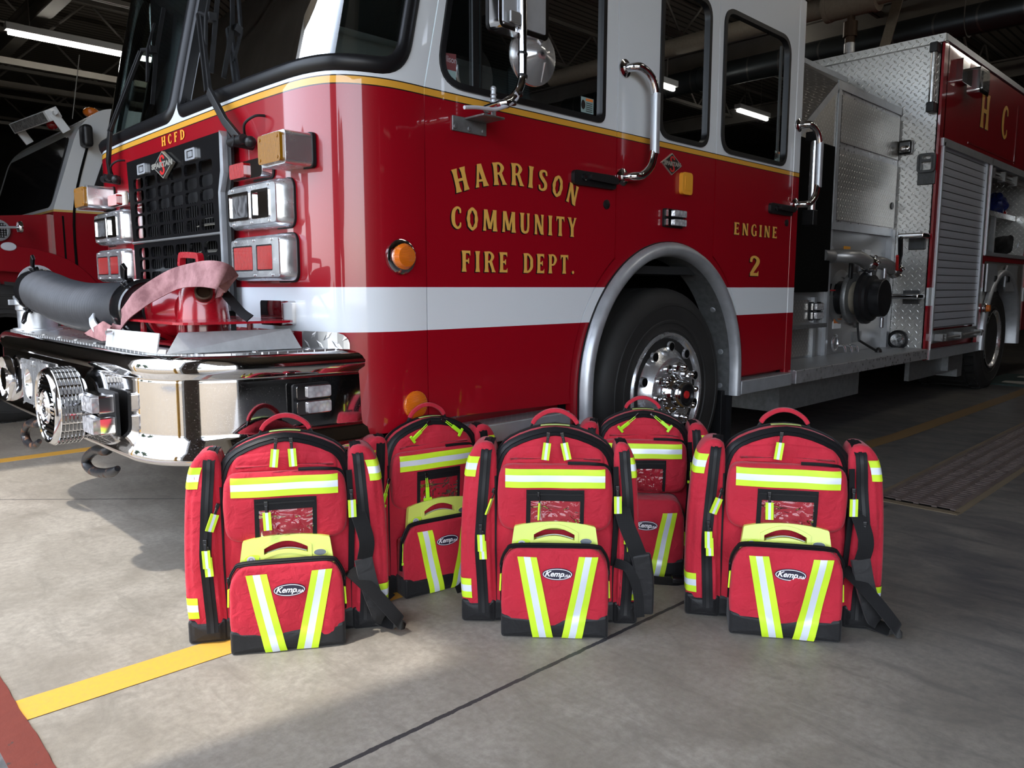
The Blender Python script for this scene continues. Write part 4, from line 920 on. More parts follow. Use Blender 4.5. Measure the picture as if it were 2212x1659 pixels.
b = MB(); b.lathe([(.060, .110), (.058, .128), (.050, .130), (.044, .118), (.001, .117)], (WX, yb, WZ), (0, -1, 0), 32); b.build('hub_cap', 'black_plastic', rm); MB().lathe([(.021, .117), (.019, .126), (.001, .127)], (WX, yb, WZ), (0, -1, 0), 20).build('oil_plug', 'badge_red', rm)
path = [(AX0-.668, .475), (AX0-.668, .55)] + arc(AX0, AZ0, .668, 180, 0, 48) + [(AX0+.668, .55), (AX0+.668, .475)]
p3 = [V(u, Y0, v) for u, v in path]
trim = MB().profile([(.036, -.004), (.036, .014), (.020, .040), (-.004, .050), (-.022, .040), (-.034, .012), (-.036, -.004)], p3, V(0, -1, 0), False).build('wheel_arch_trim', 'satin_aluminium', FE, angle=60)
MB().profile([(-.034, .012), (-.036, -.15), (-.033, -.15), (-.031, .01)], p3, V(0, -1, 0), False).build('arch_lip', 'grey_metal', trim, False)
MB().profile([(.040, -.002), (.040, .008), (.034, .008), (.034, -.002)], p3, V(0, -1, 0), False).build('arch_seal', 'rubber', trim, False)
b = MB()
for a in (-8, 10, 34): b.lathe([(.016, 0), (.014, .008), (.001, .009)], (AX0+.634*math.cos(math.radians(a)), Y0+.06, AZ0+.634*math.sin(math.radians(a))), (-math.cos(math.radians(a)), 0, -math.sin(math.radians(a))), 14)
loose(b.build('arch_bolt', 'satin_aluminium', trim))
b = MB().grid(lambda s, t: (AX0+.70*math.cos(PI*s), Y0+.04+.55*t, max(.5, AZ0+.70*math.sin(PI*s))), 30, 4); b.bx(AX0-.7, AX0+.7, Y0+.56, Y0+.6, .5, 1.3); b.build('wheel_well', 'deep_black', FE, False)
MB().bx(AX0+.60, AX0+.68, Y0+.03, Y0+.45, .10, .50).build('mud_flap', 'rubber', FE, False, bevel=.004)
MB().bx(AX0+.655, AX0+.665, Y0+.0, Y0+.03, .10, .5).build('mud_flap_edge', 'rubber', FE, False)
def step(x0, x1, z0, z1, y0, y1, lab):
    o = MB().bx(x0, x1, y0, y1, z0, z1).build('cab_step', 'satin_aluminium', FE, False, bevel=.006); part_label(o, lab)
    MB().bx(x0+.004, x1-.004, y0+.004, y1, z1, z1+.003).build('step_tread', 'tread_step', o, False)
step(1.98, 2.52, .475, .55, Y0-.05, Y0+.2, 'tread plate step under the front door'); step(4.03, 4.66, .475, .555, Y0-.04, Y0+.2, 'tread plate step under the rear door')
b = MB(); b.bx(1.75, 2.6, Y0+.06, Y0+.12, .48, .6); b.bx(4.05, 4.72, Y0+.06, Y0+.12, .48, .6); loose(b.build('sill', 'dark_red_paint', FE, False))
# chassis under the cab
b = MB(); b.bx(1.4, 10.6, 2.95, 3.05, .52, .80); b.bx(1.4, 10.6, 3.84, 3.94, .52, .80); b.bx(3.2, 3.55, 2.5, 4.4, .42, .62); b.bx(1.7, 3.0, 3.1, 3.8, .45, 1.15); b.bx(5.2, 6.8, 3.0, 3.9, .40, .9); b.bx(1.55, 1.75, 2.35, 4.55, .35, 1.0)
b.build('chassis', 'deep_black', FE, False)
ty2 = tyre(WX, YR-.36, WZ, WR, .34, FE)
# ---------------------------------------------------------------- bumper with tread deck
bh = [(1.52,2.29),(1.36,2.302),(1.20,2.325),(1.06,2.36),(.96,2.42),(.895,2.495),(.862,2.59),(.853,2.70),(.85,2.9),(.85,3.44)]
YB = 3.575
bp_ = bh[:-1] + [(.85, YB)] + [(x, 2*YB-y) for x, y in bh[-2::-1]]
bpth = smooth_path([(x, y, 0) for x, y in bp_], 6)
ZB0, ZB1 = .525, .875
nr = []
for k in range(len(bpth)):
    d = (bpth[min(k+1, len(bpth)-1)]-bpth[max(k-1, 0)]).normalized(); nr.append(V(-d.y, d.x, 0)*(1 if V(-d.y, d.x, 0).dot(bpth[k]-V(1.6, YC, 0)) > 0 else -1))
prof = [(-.05, ZB1-.004)]
prof += [(-.03+.032*math.sin(a), ZB1-.032+.032*math.cos(a)) for a in [PI*t/10*.95 for t in range(0, 6)]] + [(.004, ZB1-.036), (.003, ZB1-.058), (-.006, ZB1-.072), (-.007, ZB1-.080), (-.006, ZB1-.083), (-.006, ZB1-.086), (-.0058, ZB1-.10), (-.0048, ZB1-.15), (-.0036, ZB0+.115), (-.003, ZB0+.101), (-.003, ZB0+.098), (-.002, ZB0+.088), (.002, ZB0+.080), (.020, ZB0+.045)] + [(.002+.026*math.cos(a), ZB0+.026-.026*math.sin(a)) for a in [PI*t/10 for t in range(0, 6)]] + [(-.06, ZB0), (-.06, ZB0+.01)]
R = [[bpth[k]+nr[k]*o+V(0, 0, z) for o, z in prof] for k in range(len(bpth))]
bmp = MB().rings(R, False, False).build('front_bumper', 'chrome', FE, angle=80)
inner = [(p.x-n.x*.045, p.y-n.y*.045) for p, n in zip(bpth, nr)]
deckp = inner
DK = .878
dk = MB().prism([tuple(p) for p in deckp], floorp(DK), -.006, .002).build('bumper_deck', 'tread_top', bmp, False)
b = MB()
acc = 0; last = None
for k, (p, n) in enumerate(zip(bpth, nr)):
    q = p-n*.066
    if last is None or (q-last).length > .165: b.ball((q.x, q.y, DK+.002), (.011, .011, .006), 10); last = q
for y in (2.9, 3.3, 3.7, 4.1): b.ball((1.335, y, DK+.002), (.011, .011, .006), 10)
b.build('deck_bolt', 'polished_aluminium', dk)
b = MB(); b.bx(1.34, 1.35, 2.62, 4.2, DK, DK+.012)
b.build('deck_seam', 'satin_aluminium', dk, False)
P0 = [(.02, 0), (.0, .0)]
kick = MB(); kq = [(.50, .060), (.46, .060), (.42, .060), (.38, .060), (.345, .058), (.325, .050), (.31, .036), (.305, .02)]
kick.rings([[SF(s, DK, d) , SF(s, DK+h, d)] for s, h in kq for d in (.012,)], False, False); kick.build('kick_plate', 'tread_front', FE, False); kick = MB()
kick.prism([(3.1,DK),(3.75,DK),(3.75,DK+.06),(3.1,DK+.06)], FR(1.34), -.004, 0); kick.build('kick_plate', 'tread_front', dk, False)
# box on the cab face behind the strainer
MB().prism(rrect(2.535, 2.70, .955, 1.045, .012), FR(1.392), 0, .055).build('chrome_box', 'chrome', FE, bevel=.012, seg=3)
# bumper lamps: cover ring, two plates, siren, LED pair
b = MB(); b.lathe([(.001,.03),(.055,.03),(.060,.012),(.095,.004),(.10,.022),(.105,.03),(.108,.02),(.11,0)], (.842, 4.30, .66), (-1, 0, 0), 36, cap=False); part_label(b.build('bumper_lamp', 'chrome_clean', bmp), 'round chrome lamp beside the siren')
MB().lathe([(.001,.018),(.06,.016),(.094,.006)], (.842, 4.30, .66), (-1, 0, 0), 30, cap=False).build('lamp_lens', 'mirror', bmp)
for y in (3.93, 3.71):
    o = MB().prism(rrect(y-.105, y+.105, .56, .775, .012), FR(.842), 0, .008, [arc(y, .665, .07, 0, 345, 23)]).build('lamp_plate', 'polished_aluminium', bmp, bevel=.003)
    MB().lathe([(.072,.008),(.066,-.005),(.05,-.02),(.001,-.028)], (.842, y, .665), (-1, 0, 0), 28, cap=False).build('lamp_recess', 'chrome_clean', o)
    k = MB(); [k.cyl((.834, y+i*.09, .665+j*.092), (.829, y+i*.09, .665+j*.092), .006, n=8) for i in (-1, 1) for j in (-1, 1)]; loose(k.build('plate_screw', 'brushed_steel', o))
sx, sy, sz, SR = .842, 3.165, .66, .142; SD_ = .125
si = MB().lathe([(SR*.96, .02), (SR, .026), (SR, SD_-.03), (SR*.98, SD_-.012), (SR*.92, SD_), (SR*.86, SD_-.003), (SR*.84, SD_-.013)], (sx, sy, sz), (-1, 0, 0), 56, cap=False).build('siren', 'chrome_clean', bmp)
part_label(si, 'round chrome siren with a slotted drum')
b = MB()
for k in range(26):
    a = 2*PI*k/26
    for j in range(6):
        x0 = sx-.036-j*.0125; c = V(x0, sy+SR*math.cos(a), sz+SR*math.sin(a)); t = V(0, -math.sin(a), math.cos(a)); n = V(0, math.cos(a), math.sin(a))
        vs = [c+t*u+V(w, 0, 0)+n*.0015 for u, w in ((-.013, -.004), (.013, -.004), (.013, .004), (-.013, .004))]; b.add(vs, [(0, 1, 2, 3)])
b.build('drum_slots', 'grey_metal', si, False)['kind'] = 'stuff'
b = MB()
for k in range(7): b.lathe([(SR-.001, .0275+k*.0125), (SR+.002, .0297+k*.0125), (SR-.001, .032+k*.0125)], (sx, sy, sz), (-1, 0, 0), 48, cap=False)
b.build('drum_rib', 'chrome_clean', si)
MB().lathe([(SR*.86, SD_-.02), (.001, SD_-.02)], (sx, sy, sz), (-1, 0, 0), 40, cap=False).build('siren_back', 'deep_black', si)
b = MB()
for k in range(-7, 8):
    v = k*.017; h = math.sqrt(max(0, (SR*.84)**2-v*v))
    for s in ((-h, -.05), (.05, h)) if abs(v) < .055 else ((-h, h),): b.bx(sx-SD_+.007, sx-SD_+.017, sy+s[0], sy+s[1], sz+v-.005, sz+v+.005)
b.build('front_grille', 'chrome_clean', si, False)
b = MB(); b.lathe([(.062, SD_-.02), (.062, SD_-.003), (.055, SD_+.003), (.046, SD_-.003), (.044, SD_-.009), (.001, SD_-.011)], (sx, sy, sz), (-1, 0, 0), 32); b.lathe([(.034, SD_-.011), (.034, SD_-.001), (.028, SD_+.003), (.024, SD_-.009)], (sx, sy, sz), (-1, 0, 0), 28)
b.tube([(sx-SD_-.001, sy+.016, sz-.026), (sx-SD_-.003, sy-.0, sz+.028), (sx-SD_-.001, sy-.018, sz-.024)], 0, flat=(.008, .004), up=(-1, 0, 0)); b.build('siren_badge', 'chrome_clean', si)
MB().lathe([(SR*.72, .0), (SR*.72, .025)], (sx, sy, sz), (-1, 0, 0), 32).build('siren_mount', 'chrome_clean', si)
ledpair(FR(.842), 2.745, 2.925, .592, .742, bmp, -1, .06, 'bumper_light')
o = ledpair(side(2.30), 1.235, 1.372, .668, .775, bmp, 1, .026, 'bumper_light')
def hook(y, x0, s=1.0):
    pts = [(x0+.16, y, .47), (x0+.04, y, .46), (x0-.045, y, .43), (x0-.085, y-.0, .375), (x0-.075, y, .32), (x0-.025, y, .283), (x0+.04, y, .283), (x0+.085, y, .318)]
    return MB().tube(smooth_path([V(p[0], y-(p[0]-x0)*.0, p[2]) for p in pts], 6), [.030]*36+[.030-.0012*k for k in range(7)], 14)
def hook2(px, py, z0, lab, k):
    """tow hook in the plane facing the camera side: shank up under the bumper, point turned outboard (-Y)"""
    x = .895
    q = AX(x, *px); ph = smooth_path([q[0]+V(.05, .02, .05)]+q, 6); m = len(ph)
    o = MB().tube(ph, [k*min(1, 1.0-.0+.0*i) if i < m-8 else k*(1-.06*(i-m+8)) for i in range(m)], 14).build('tow_hook', 'hook_iron', FE); part_label(o, lab)
hook2([(232, 972), (208, 972), (190, 986), (187, 1002), (199, 1016), (222, 1022), (244, 1019), (254, 1012)], 0, 0, 'black iron tow hook, near side', .0185)
hook2([(84, 914), (66, 914), (56, 926), (55, 944), (63, 960), (75, 962), (85, 953)], 0, 0, 'black iron tow hook, far side', .0195)

# aluminium intake elbow on the deck, far end
ex, ey = 1.02, 4.50
DE = DK; DK = DK+.022
b = MB(); b.lathe([(.11, DK-.022), (.11, DK-.012), (.088, DK-.010), (.088, DK+.01), (.088, DK+.075), (.094, DK+.082), (.094, DK+.135), (.100, DK+.138), (.100, DK+.150), (.092, DK+.152), (.092, DK+.165)], (ex, ey, 0), (0, 0, 1), 40); el = b.build('intake_elbow', 'cast_aluminium', FE); part_label(el, 'silver intake elbow on the bumper deck')
b = MB(); b.lathe([(.099, DK+.105), (.103, DK+.108), (.103, DK+.130), (.099, DK+.133)], (ex, ey, 0), (0, 0, 1), 40); b.bx(ex-.12, ex-.09, ey-.02, ey+.02, DK+.106, DK+.132); b.cyl((ex-.06, ey-.10, DK+.12), (ex-.07, ey-.118, DK+.12), .02, n=16); b.bx(ex-.02, ex+.02, ey-.13, ey-.09, DK+.108, DK+.130); b.build('swivel_ring', 'satin_aluminium', el)
pts = [V(ex, ey, DK+.16)] + [V(ex, ey-.06+.06*math.cos(a), DK+.165+.055*math.sin(a)) for a in [PI/2*k/8 for k in range(9)]]
b = MB().tube(pts, [.085]*len(pts), 28); b.build('elbow_bend', 'cast_aluminium', el)
DK = DE
# ---------------------------------------------------------------- suction hose with cam couplings
HC_ = [V(1.02, 4.40, 1.075), V(1.01, 4.2, 1.062), V(1.0, 3.9, 1.03), V(1.0, 3.55, 1.008), V(1.01, 3.2, 1.008), V(1.02, 2.99, 1.012)]
hp = smooth_path(HC_, 60); hr = .096
hs = thing('suction_hose', 'ribbed grey suction hose lying across the chrome bumper', 'hose', (1.01, 3.7, DK))
MB().tube(hp, [hr+.008*math.cos(k*2*PI/5) for k in range(len(hp))], 36).build('hose_wall', 'ribbed_hose', hs, angle=80)
def coupling(p, d, nm, hooks):
    b = MB(); b.lathe([(hr*.98, -.045), (hr*1.12, -.04), (hr*1.16, -.02), (hr*1.16, .045), (hr*1.08, .05), (hr*1.04, .06)], p, d, 40, cap=False); o = b.build('hose_coupling', 'black_gloss', hs)
    d = Vector(d).normalized(); a = d.orthogonal().normalized(); c = d.cross(a)
    for t in hooks:
        n = V(0, 0, 1)*math.sin(t)+V(-1, 0, 0)*math.cos(t); n = (n-d*n.dot(d)).normalized(); s = d.cross(n)
        base = p+n*hr*1.14; tip = base+n*.045-d*.055*nm
        k = MB(); k.tube(smooth_path([base-d*.02*nm, base+n*.018, tip+n*.012, tip+n*.02-d*.02*nm], 4), 0, flat=(.024, .014), up=[s]*13); k.cyl(base-s*.022, base+s*.022, .012, n=12)
        k.build('cam_lever', 'black_gloss', o, bevel=.004)
coupling(V(1.02, 4.385, 1.073), (0, 1, .05), 1, (math.radians(75), math.radians(-55)))
coupling(V(1.025, 3.00, 1.012), (0, -1, 0), -1, (math.radians(62), math.radians(-60)))

# low level strainer in its tray
sxx, syy = 1.135, 2.73
tr = thing('strainer_tray', 'bent aluminium tray on the bumper deck under the red strainer', 'tray', (1.1, 2.7, DK))
Tb = [V(.885, 2.99, DK+.004), V(.892, 2.515, DK+.004)]; Tc = [V(.905, 2.475, DK+.004), V(1.335, 2.405, DK+.004)]
b = MB(); n1 = V(-.035, 0, 0); up = V(0, 0, .062)
b.add([Tb[0], Tb[1], Tb[1]+V(.03, .05, 0)+up, Tb[0]+V(.01, -.0, 0)+up], [(0, 1, 2, 3)])
b.add([Tc[0], Tc[1], Tc[1]+V(-.03, .02, 0)+up*1.1, Tc[0]+V(.055, .035, 0)+up*1.05], [(0, 1, 2, 3)])
b.add([Tb[1], Tc[0], Tc[0]+V(.01, .02, .012), Tb[1]+V(.012, .01, .012)], [(0, 1, 2, 3)])
b.add([Tc[1], Tc[1]+V(-.03, .02, 0)+up*1.1, V(1.29, 2.62, DK+.06), V(1.30, 2.62, DK+.004)], [(0, 1, 2, 3)])
b.add([V(.89, 2.99, DK+.005), V(.9, 2.5, DK+.005), V(1.32, 2.42, DK+.005), V(1.30, 2.99, DK+.005)], [(0, 1, 2, 3)])
o = b.build('tray_plate', 'mill_aluminium', tr, False, recalc=False); md = o.modifiers.new('thick', 'SOLIDIFY'); md.thickness = .004; md.offset = 0
MB().cyl((.89, 2.93, DK+.055), (.87, 2.93, DK+.055), .008, n=10).build('strap_bolt', 'polished_aluminium', tr)
st = thing('low_level_strainer', 'red low level strainer with a short elbow sitting in the aluminium tray', 'strainer', (sxx, syy, DK))
pl = lambda z, s: MB().prism(rpoly([(sxx-.20*s, syy-.30*s), (sxx+.18*s, syy-.24*s), (sxx+.18*s, syy+.20*s), (sxx-.20*s, syy+.26*s)], .06), floorp(z), -.004, .004)
MB().prism(rpoly([(sxx-.20, syy-.30), (sxx+.17, syy-.37), (sxx+.18, syy+.20), (sxx-.20, syy+.26)], .06), floorp(DK+.10), -.004, .004).build('top_plate', 'red_enamel', st, False); pl(DK+.022, .75).build('bottom_plate', 'red_enamel', st, False)
b = MB()
for i, j in ((-.13, -.17), (-.15, .18), (.10, -.17), (.14, .15)): b.cyl((sxx+i, syy+j*.9, DK+.008), (sxx+i, syy+j*.9, DK+.10), .011, n=12)
loose(b.build('post', 'red_enamel', st))
b = MB(); pts = [V(sxx, syy, DK+.10), V(sxx, syy, DK+.14)] + [V(sxx-.02*t, syy+.115*(1-math.cos(PI/2*t)), DK+.165+.10*math.sin(PI/2*t)) for t in (.0, .2, .4, .6, .8, 1)]
pts = [V(sxx, syy, DK+.09), V(sxx, syy+.01, DK+.13), V(sxx-.01, syy+.05, DK+.16)]
b.lathe([(.092, DK+.03), (.090, DK+.10), (.084, DK+.15), (.076, DK+.20), (.066, DK+.235), (.03, DK+.25), (.001, DK+.252)], (sxx, syy, 0), (0, 0, 1), 36); b.build('elbow_body', 'red_enamel', st)
b = MB(); b.lathe([(.075, 0), (.085, .03), (.10, .06), (.104, .10), (.116, .105), (.118, .135), (.104, .14)], (sxx-.02, syy+.03, DK+.135), (-.18, 1, 0), 36); b.build('elbow_mouth', 'red_enamel', st)
b = MB(); b.lathe([(.117, .118), (.120, .122), (.120, .132), (.117, .136)], (sxx-.02, syy+.03, DK+.135), (-.18, 1, 0), 36, cap=False); b.build('mouth_ring', 'rubber', st)
hd = AX(1.05, (392, 575), (393, 556), (398, 551), (425, 552), (431, 556), (432, 575)); b = MB(); b.tube(smooth_path(hd, 4), 0, flat=(.02, .02), up=(-1, 0, 0)); b.build('carry_grip', 'red_enamel', st, False, bevel=.005)
v0 = V(sxx-.02, syy-.06, DK+.185); b = MB(); b.lathe([(.036, -.02), (.036, .01), (.030, .012)], v0, (-.35, -.85, .35), 20); b.build('side_outlet', 'red_enamel', st)
MB().lathe([(.029, .008), (.030, .045), (.024, .047), (.022, .02)], v0, (-.35, -.85, .35), 20).build('outlet_collar', 'brass_dark', st)
# pink webbing strap over the strainer
def ribbon(path, w, t, up): 
    return MB().tube(path, 0, flat=(w, t), up=up)
sp = AX(.93, (243, 722), (262, 690), (290, 657)) + AX(.98, (330, 628)) + AX(1.02, (380, 602), (430, 592)) + AX(1.04, (468, 594)) + AX(1.07, (486, 602)) + AX(1.12, (484, 612)) + AX(1.15, (470, 618))
sl = smooth_path(sp, 8); ups = []
for k in range(len(sl)):
    t = k/(len(sl)-1); ups.append(V(-.75, -.45, .25).lerp(V(-.55, -.75, .15), min(1, t*1.3)))
ws_ = thing('webbing_strap', 'faded pink webbing strap pulled over the red strainer', 'strap', (.95, 2.8, DK))
R = []
for k in range(len(sl)):
    d = (sl[min(k+1, len(sl)-1)]-sl[max(k-1, 0)]).normalized(); u = ups[k]; u = (u-d*u.dot(d)).normalized(); q = d.cross(u); t = k/(len(sl)-1); w = .026+.018*min(1, t*1.6)
    R.append([sl[k]+q*i*w+u*j*.002 for i, j in ((-1, -1), (1, -1), (1, 1), (-1, 1))])
MB().rings(R).build('strap_band', 'pink_webbing', ws_, angle=50)
q = AX(.90, (183, 722), (222, 697), (240, 708), (238, 738), (222, 740), (190, 727)); k = [p+V(0, 0, .004) for p in q]
b = MB(); b.rings([[p+V(-.003, 0, 0) for p in k], [p+V(.006, .004, .002) for p in k]]); b.build('strap_tail', 'pink_webbing', ws_, False, bevel=.002)
t2 = smooth_path(AX(1.14, (480, 628), (500, 650), (522, 675), (540, 688)), 6); ribbon(t2, .03, .004, V(-.5, -.8, .3)).build('strap_end', 'rubber', ws_, False)
l2 = smooth_path([AX(.955, (246, 718))[0], AX(.965, (262, 702))[0], AX(.985, (285, 668))[0], AX(1.0, (305, 655))[0]], 5); ribbon(l2, .05, .003, V(-.75, -.45, .25)).build('strap_underside', 'rubber', ws_, False)
br = smooth_path([V(.905, 3.20, .985), V(.9, 3.17, .955), V(.915, 3.13, .92), V(.96, 3.09, .895), V(1.02, 3.05, DK+.004)], 6)
bt = tag(ribbon(br, .035, .006, [V(-1, -.3, .1)]*len(br)).build('hose_bracket', 'satin_aluminium', FE, False), None, None)
# ---------------------------------------------------------------- pump panel and rear body
XB, XE, ZTB = 7.27, 13.2, 3.17
PY = 2.60
b = MB(); b.bx(XB, XB+.03, Y0+.02, YR-.05, .46, ZTB); bw = b.build('body_front_wall', 'tread_front', FE, False)
MB().bx(XB-.035, XB+.05, Y0-.01, YR, ZTB-.045, ZTB+.02).build('body_top_rim', 'tread_front', bw, False)
b = MB(); b.bx(XB, XB+.12, Y0, Y0+.03, .46, ZTB); b.bx(XB+.10, XE, Y0, Y0+.03, 2.36, ZTB-.04); b.bx(8.80, 8.89, Y0, Y0+.03, .48, 2.36); b.bx(8.85, 10.6, Y0+.004, Y0+.034, 1.36, 1.42); b.bx(10.55, XE, Y0, Y0+.03, .6, 2.4)
bsd = b.build('body_side', 'body_paint', FE, False)
b = MB(); b.bx(XB, XE, Y0-.015, Y0+.03, ZTB-.03, ZTB+.02); b.bx(XB+.09, XE, Y0-.012, Y0+.02, 2.30, 2.365); b.bx(XB+.115, XB+.145, Y0-.012, Y0+.03, .60, 2.33); b.bx(8.735, 8.79, Y0-.004, Y0+.03, .60, 2.32); b.bx(8.862, 8.885, Y0-.012, Y0+.03, 1.42, 2.36); b.bx(XB+.1, 8.86, Y0-.01, Y0+.04, .455, .545); b.bx(8.85, 10.6, Y0-.008, Y0+.03, 1.415, 1.452)
b.build('body_trim', 'satin_aluminium', FE, False)
letters('HC', SD, 8.38, 9.34, 2.60, .32, 'lettering', bsd, depth=.003, shade=.03, track=.95)
b = MB(); b.bx(8.06, 9.7, Y0-.004, Y0+.001, 2.405, 2.42); b.bx(9.68, 9.72, Y0-.004, Y0+.001, 2.40, 3.0); b.build('body_seam', 'dark_red_paint', bsd, False)
# upper scene light
o = MB().prism(rrect(7.60, 7.80, 2.86, 3.06, .02), SD, 0, .05).build('scene_light', 'chrome_clean', FE, bevel=.008); MB().prism(rrect(7.74, 8.02, 2.78, 3.0, .03), SD, .05, .15).build('light_housing', 'chrome_clean', o, bevel=.02, seg=3); MB().prism(rrect(7.80, 8.0, 2.81, 2.97, .02), SD, .15, .158).build('scene_lens', 'lamp_glass', o, bevel=.004)
# roller shutter with rail
sh = MB().bx(XB+.14, 8.74, Y0+.012, Y0+.03, .73, 2.31).build('roller_shutter', 'shutter', FE, False)
b = MB(); b.bx(XB+.14, 8.76, Y0-.004, Y0+.02, .60, .71); b.build('shutter_bottom_bar', 'grey_metal', sh, False)
b = MB(); b.cyl((XB+.2, Y0-.055, .64), (8.78, Y0-.055, .66), .013, n=10)
for x in (XB+.24, XB+.34, 8.05, 8.7): b.bx(x-.02, x+.02, Y0-.07, Y0, .62, .68)
b.build('lift_bar', 'brushed_steel', sh)
b = MB(); b.add([(XB+.145, Y0-.003, 1.10), (XB+.145, Y0-.003, .935), (XB+.0, Y0-.003, .935), (XB, Y0-.003, 1.10)], [(0, 1, 2, 3)]); 
MB().bx(XB+.105, XB+.12, Y0-.008, Y0, .46, .62).build('reflective_edge', 'white_vinyl', bsd, False)
# open compartment with shelf and gear
b = MB(); b.bx(8.89, 10.6, Y0+.72, Y0+.75, 1.42, 2.32); b.bx(8.87, 8.89, Y0+.02, Y0+.75, 1.42, 2.32); b.bx(8.89, 10.6, Y0+.02, Y0+.74, 1.40, 1.42); b.bx(8.89, 10.6, Y0+.03, Y0+.74, 2.32, 2.34)
cpt = b.build('compartment', 'tread_side', FE, False)
MB().bx(10.58, 10.6, Y0+.03, Y0+.74, 1.42, 2.34).build('compartment_end', 'tread_front', cpt, False)
b = MB(); b.bx(8.89, 10.55, Y0+.16, Y0+.72, 1.885, 1.905); b.bx(8.89, 10.55, Y0+.14, Y0+.16, 1.86, 1.915); b.build('shelf', 'polished_aluminium', cpt, False)
b = MB(); b.bx(9.78, 9.84, Y0+.16, Y0+.20, 1.42, 1.88); b.bx(9.95, 10.05, Y0+.5, Y0+.56, 1.42, 2.3); b.build('shelf_post', 'satin_aluminium', cpt, False)
b = MB(); b.cyl((8.9, Y0+.03, 2.215), (10.6, Y0+.03, 2.215), .013, n=10); b.cyl((8.9, Y0+.06, 2.27), (10.6, Y0+.06, 2.27), .02, n=10)
for x in (9.02, 9.42, 9.9): b.bx(x-.02, x+.02, Y0+.0, Y0+.07, 2.19, 2.29)
b.build('lift_bar', 'brushed_steel', cpt)
def lump(c, r, seed, n=18, amp=.25):
    rr = random.Random(seed); ph = [rr.uniform(0, 6) for _ in range(6)]
    def f(a, b_):
        t, p = a*2*PI, b_*PI; k = 1+amp*.4*(math.sin(3*t+ph[0])*math.sin(2*p+ph[1])+math.sin(5*t+ph[2])*math.sin(3*p)+.5*math.sin(7*t+ph[3]+4*p))
        return (c[0]+r[0]*k*math.sin(p)*math.cos(t), c[1]+r[1]*k*math.sin(p)*math.sin(t), max(c[2]-r[2], c[2]-r[2]*k*math.cos(p)))
    return MB().grid(f, 28, 18)
G_ = at(2178, 520, 'y', Y0+.25); t = thing('gear_bag', 'black gear bag on the floor of the open compartment', 'bag', (G_.x, Y0+.25, 1.42))
lump((G_.x, Y0+.25, 1.58), (.36, .16, .16), 2).build('bag_body', 'black_webbing', t); MB().tube(smooth_path([V(G_.x-.24, Y0+.10, 1.57), V(G_.x-.14, Y0+.09, 1.64), V(G_.x-.02, Y0+.12, 1.68)]), 0, flat=(.035, .006), up=(0, -1, 0)).build('reflective_band', 'silver_tape', t, False)
G_ = at(2149, 440, 'y', Y0+.28); t = thing('blue_bag', 'crumpled shiny blue bag on the compartment shelf', 'bag', (G_.x, Y0+.28, 1.905)); lump((G_.x, Y0+.28, 2.03), (.12, .12, .12), 5, amp=.4).build('bag_body', 'blue_bag', t)
tag(MB().lathe([(.06, 0), (.07, .03), (.05, .1), (.001, .12)], (at(2161, 458, 'y', Y0+.28).x, Y0+.28, 1.906), (0, 0, 1), 16).build('red_cap', 'red_enamel'), 'small red rounded item on the shelf beside the blue bag', 'gear')
t = thing('glove_pair', 'red and black gloves on the compartment shelf, further in than the blue bag', 'gloves', (at(2184, 450, 'y', Y0+.28).x, Y0+.28, 1.906)); G_ = at(2184, 450, 'y', Y0+.28); lump((G_.x, Y0+.28, 1.955), (.16, .1, .05), 8).build('glove', 'badge_red', t); lump((G_.x+.1, Y0+.24, 2.0), (.13, .08, .045), 9).build('glove', 'black_webbing', t)
# wheel area panel behind, SCBA doors, arch, rear wheel
b = MB(); RA = 9.60; RZ = .56
b.prism([(8.89, 1.36), (8.89, .62), (RA-.66, .5)] + arc(RA, RZ, .66, 180, 0, 28) + [(10.6, .6), (10.6, 1.36)], side(Y0+.01), -.02, 0); b.build('wheel_panel', 'tread_side', FE, False)
for x0, x1, f in ((8.92, 9.30, 1), (9.62, 10.1, -1)):
    pts = [(x0, 1.05), (x1, 1.05), (x1, 1.26), (x1-.06, 1.335), (x0, 1.335)] if f > 0 else [(x0, 1.10), (x0+.05, 1.05), (x1, 1.05), (x1, 1.335), (x0+.06, 1.335), (x0, 1.26)]
    o = MB().prism(pts, side(Y0-.005), 0, .02).build('bottle_door', 'satin_aluminium', FE, bevel=.004); c = x1-.09 if f > 0 else x0+.09
    MB().prism(rrect(c-.045, c+.045, 1.155, 1.215, .01), side(Y0-.025), 0, .01).build('bottle_door_latch', 'black_plastic', o, bevel=.003)
path = [(RA-.69, .46), (RA-.69, .54)] + arc(RA, RZ, .69, 180, 0, 44) + [(RA+.69, .54), (RA+.69, .46)]
MB().profile([(.035, -.004), (.035, .02), (.02, .045), (-.015, .045), (-.035, .02), (-.036, -.2), (-.033, -.2), (-.03, 0)], [V(u, Y0-.0, v) for u, v in path], V(0, -1, 0), False).build('rear_arch_trim', 'satin_aluminium', FE, angle=60)
MB().grid(lambda s, t: (RA+.72*math.cos(PI*s), Y0+.04+.8*t, max(.5, RZ+.72*math.sin(PI*s))), 30, 4).build('rear_wheel_well', 'grey_cabin', FE, False)
rt2 = tyre(RA-.02, Y0+.05, .54, .54, .66, FE, tread=True, nm='rear_tyre')
MB().lathe([(.30, .0), (.315, -.01), (.305, -.012), (.285, .01), (.272, .05), (.265, .16), (.20, .175), (.09, .17), (.08, .12), (.001, .12)], (RA-.02, Y0+.05, .54), (0, 1, 0), 48, cap=False).build('rear_wheel_rim', 'polished_aluminium', FE)
b = MB()
for k in range(10): a = 2*PI*k/10; b.cyl((RA-.02+.145*math.cos(a), Y0+.22, .54+.145*math.sin(a)), (RA-.02+.145*math.cos(a), Y0+.17, .54+.145*math.sin(a)), .018, n=6)
b.build('rear_lug_nuts', 'chrome_clean', rt2)
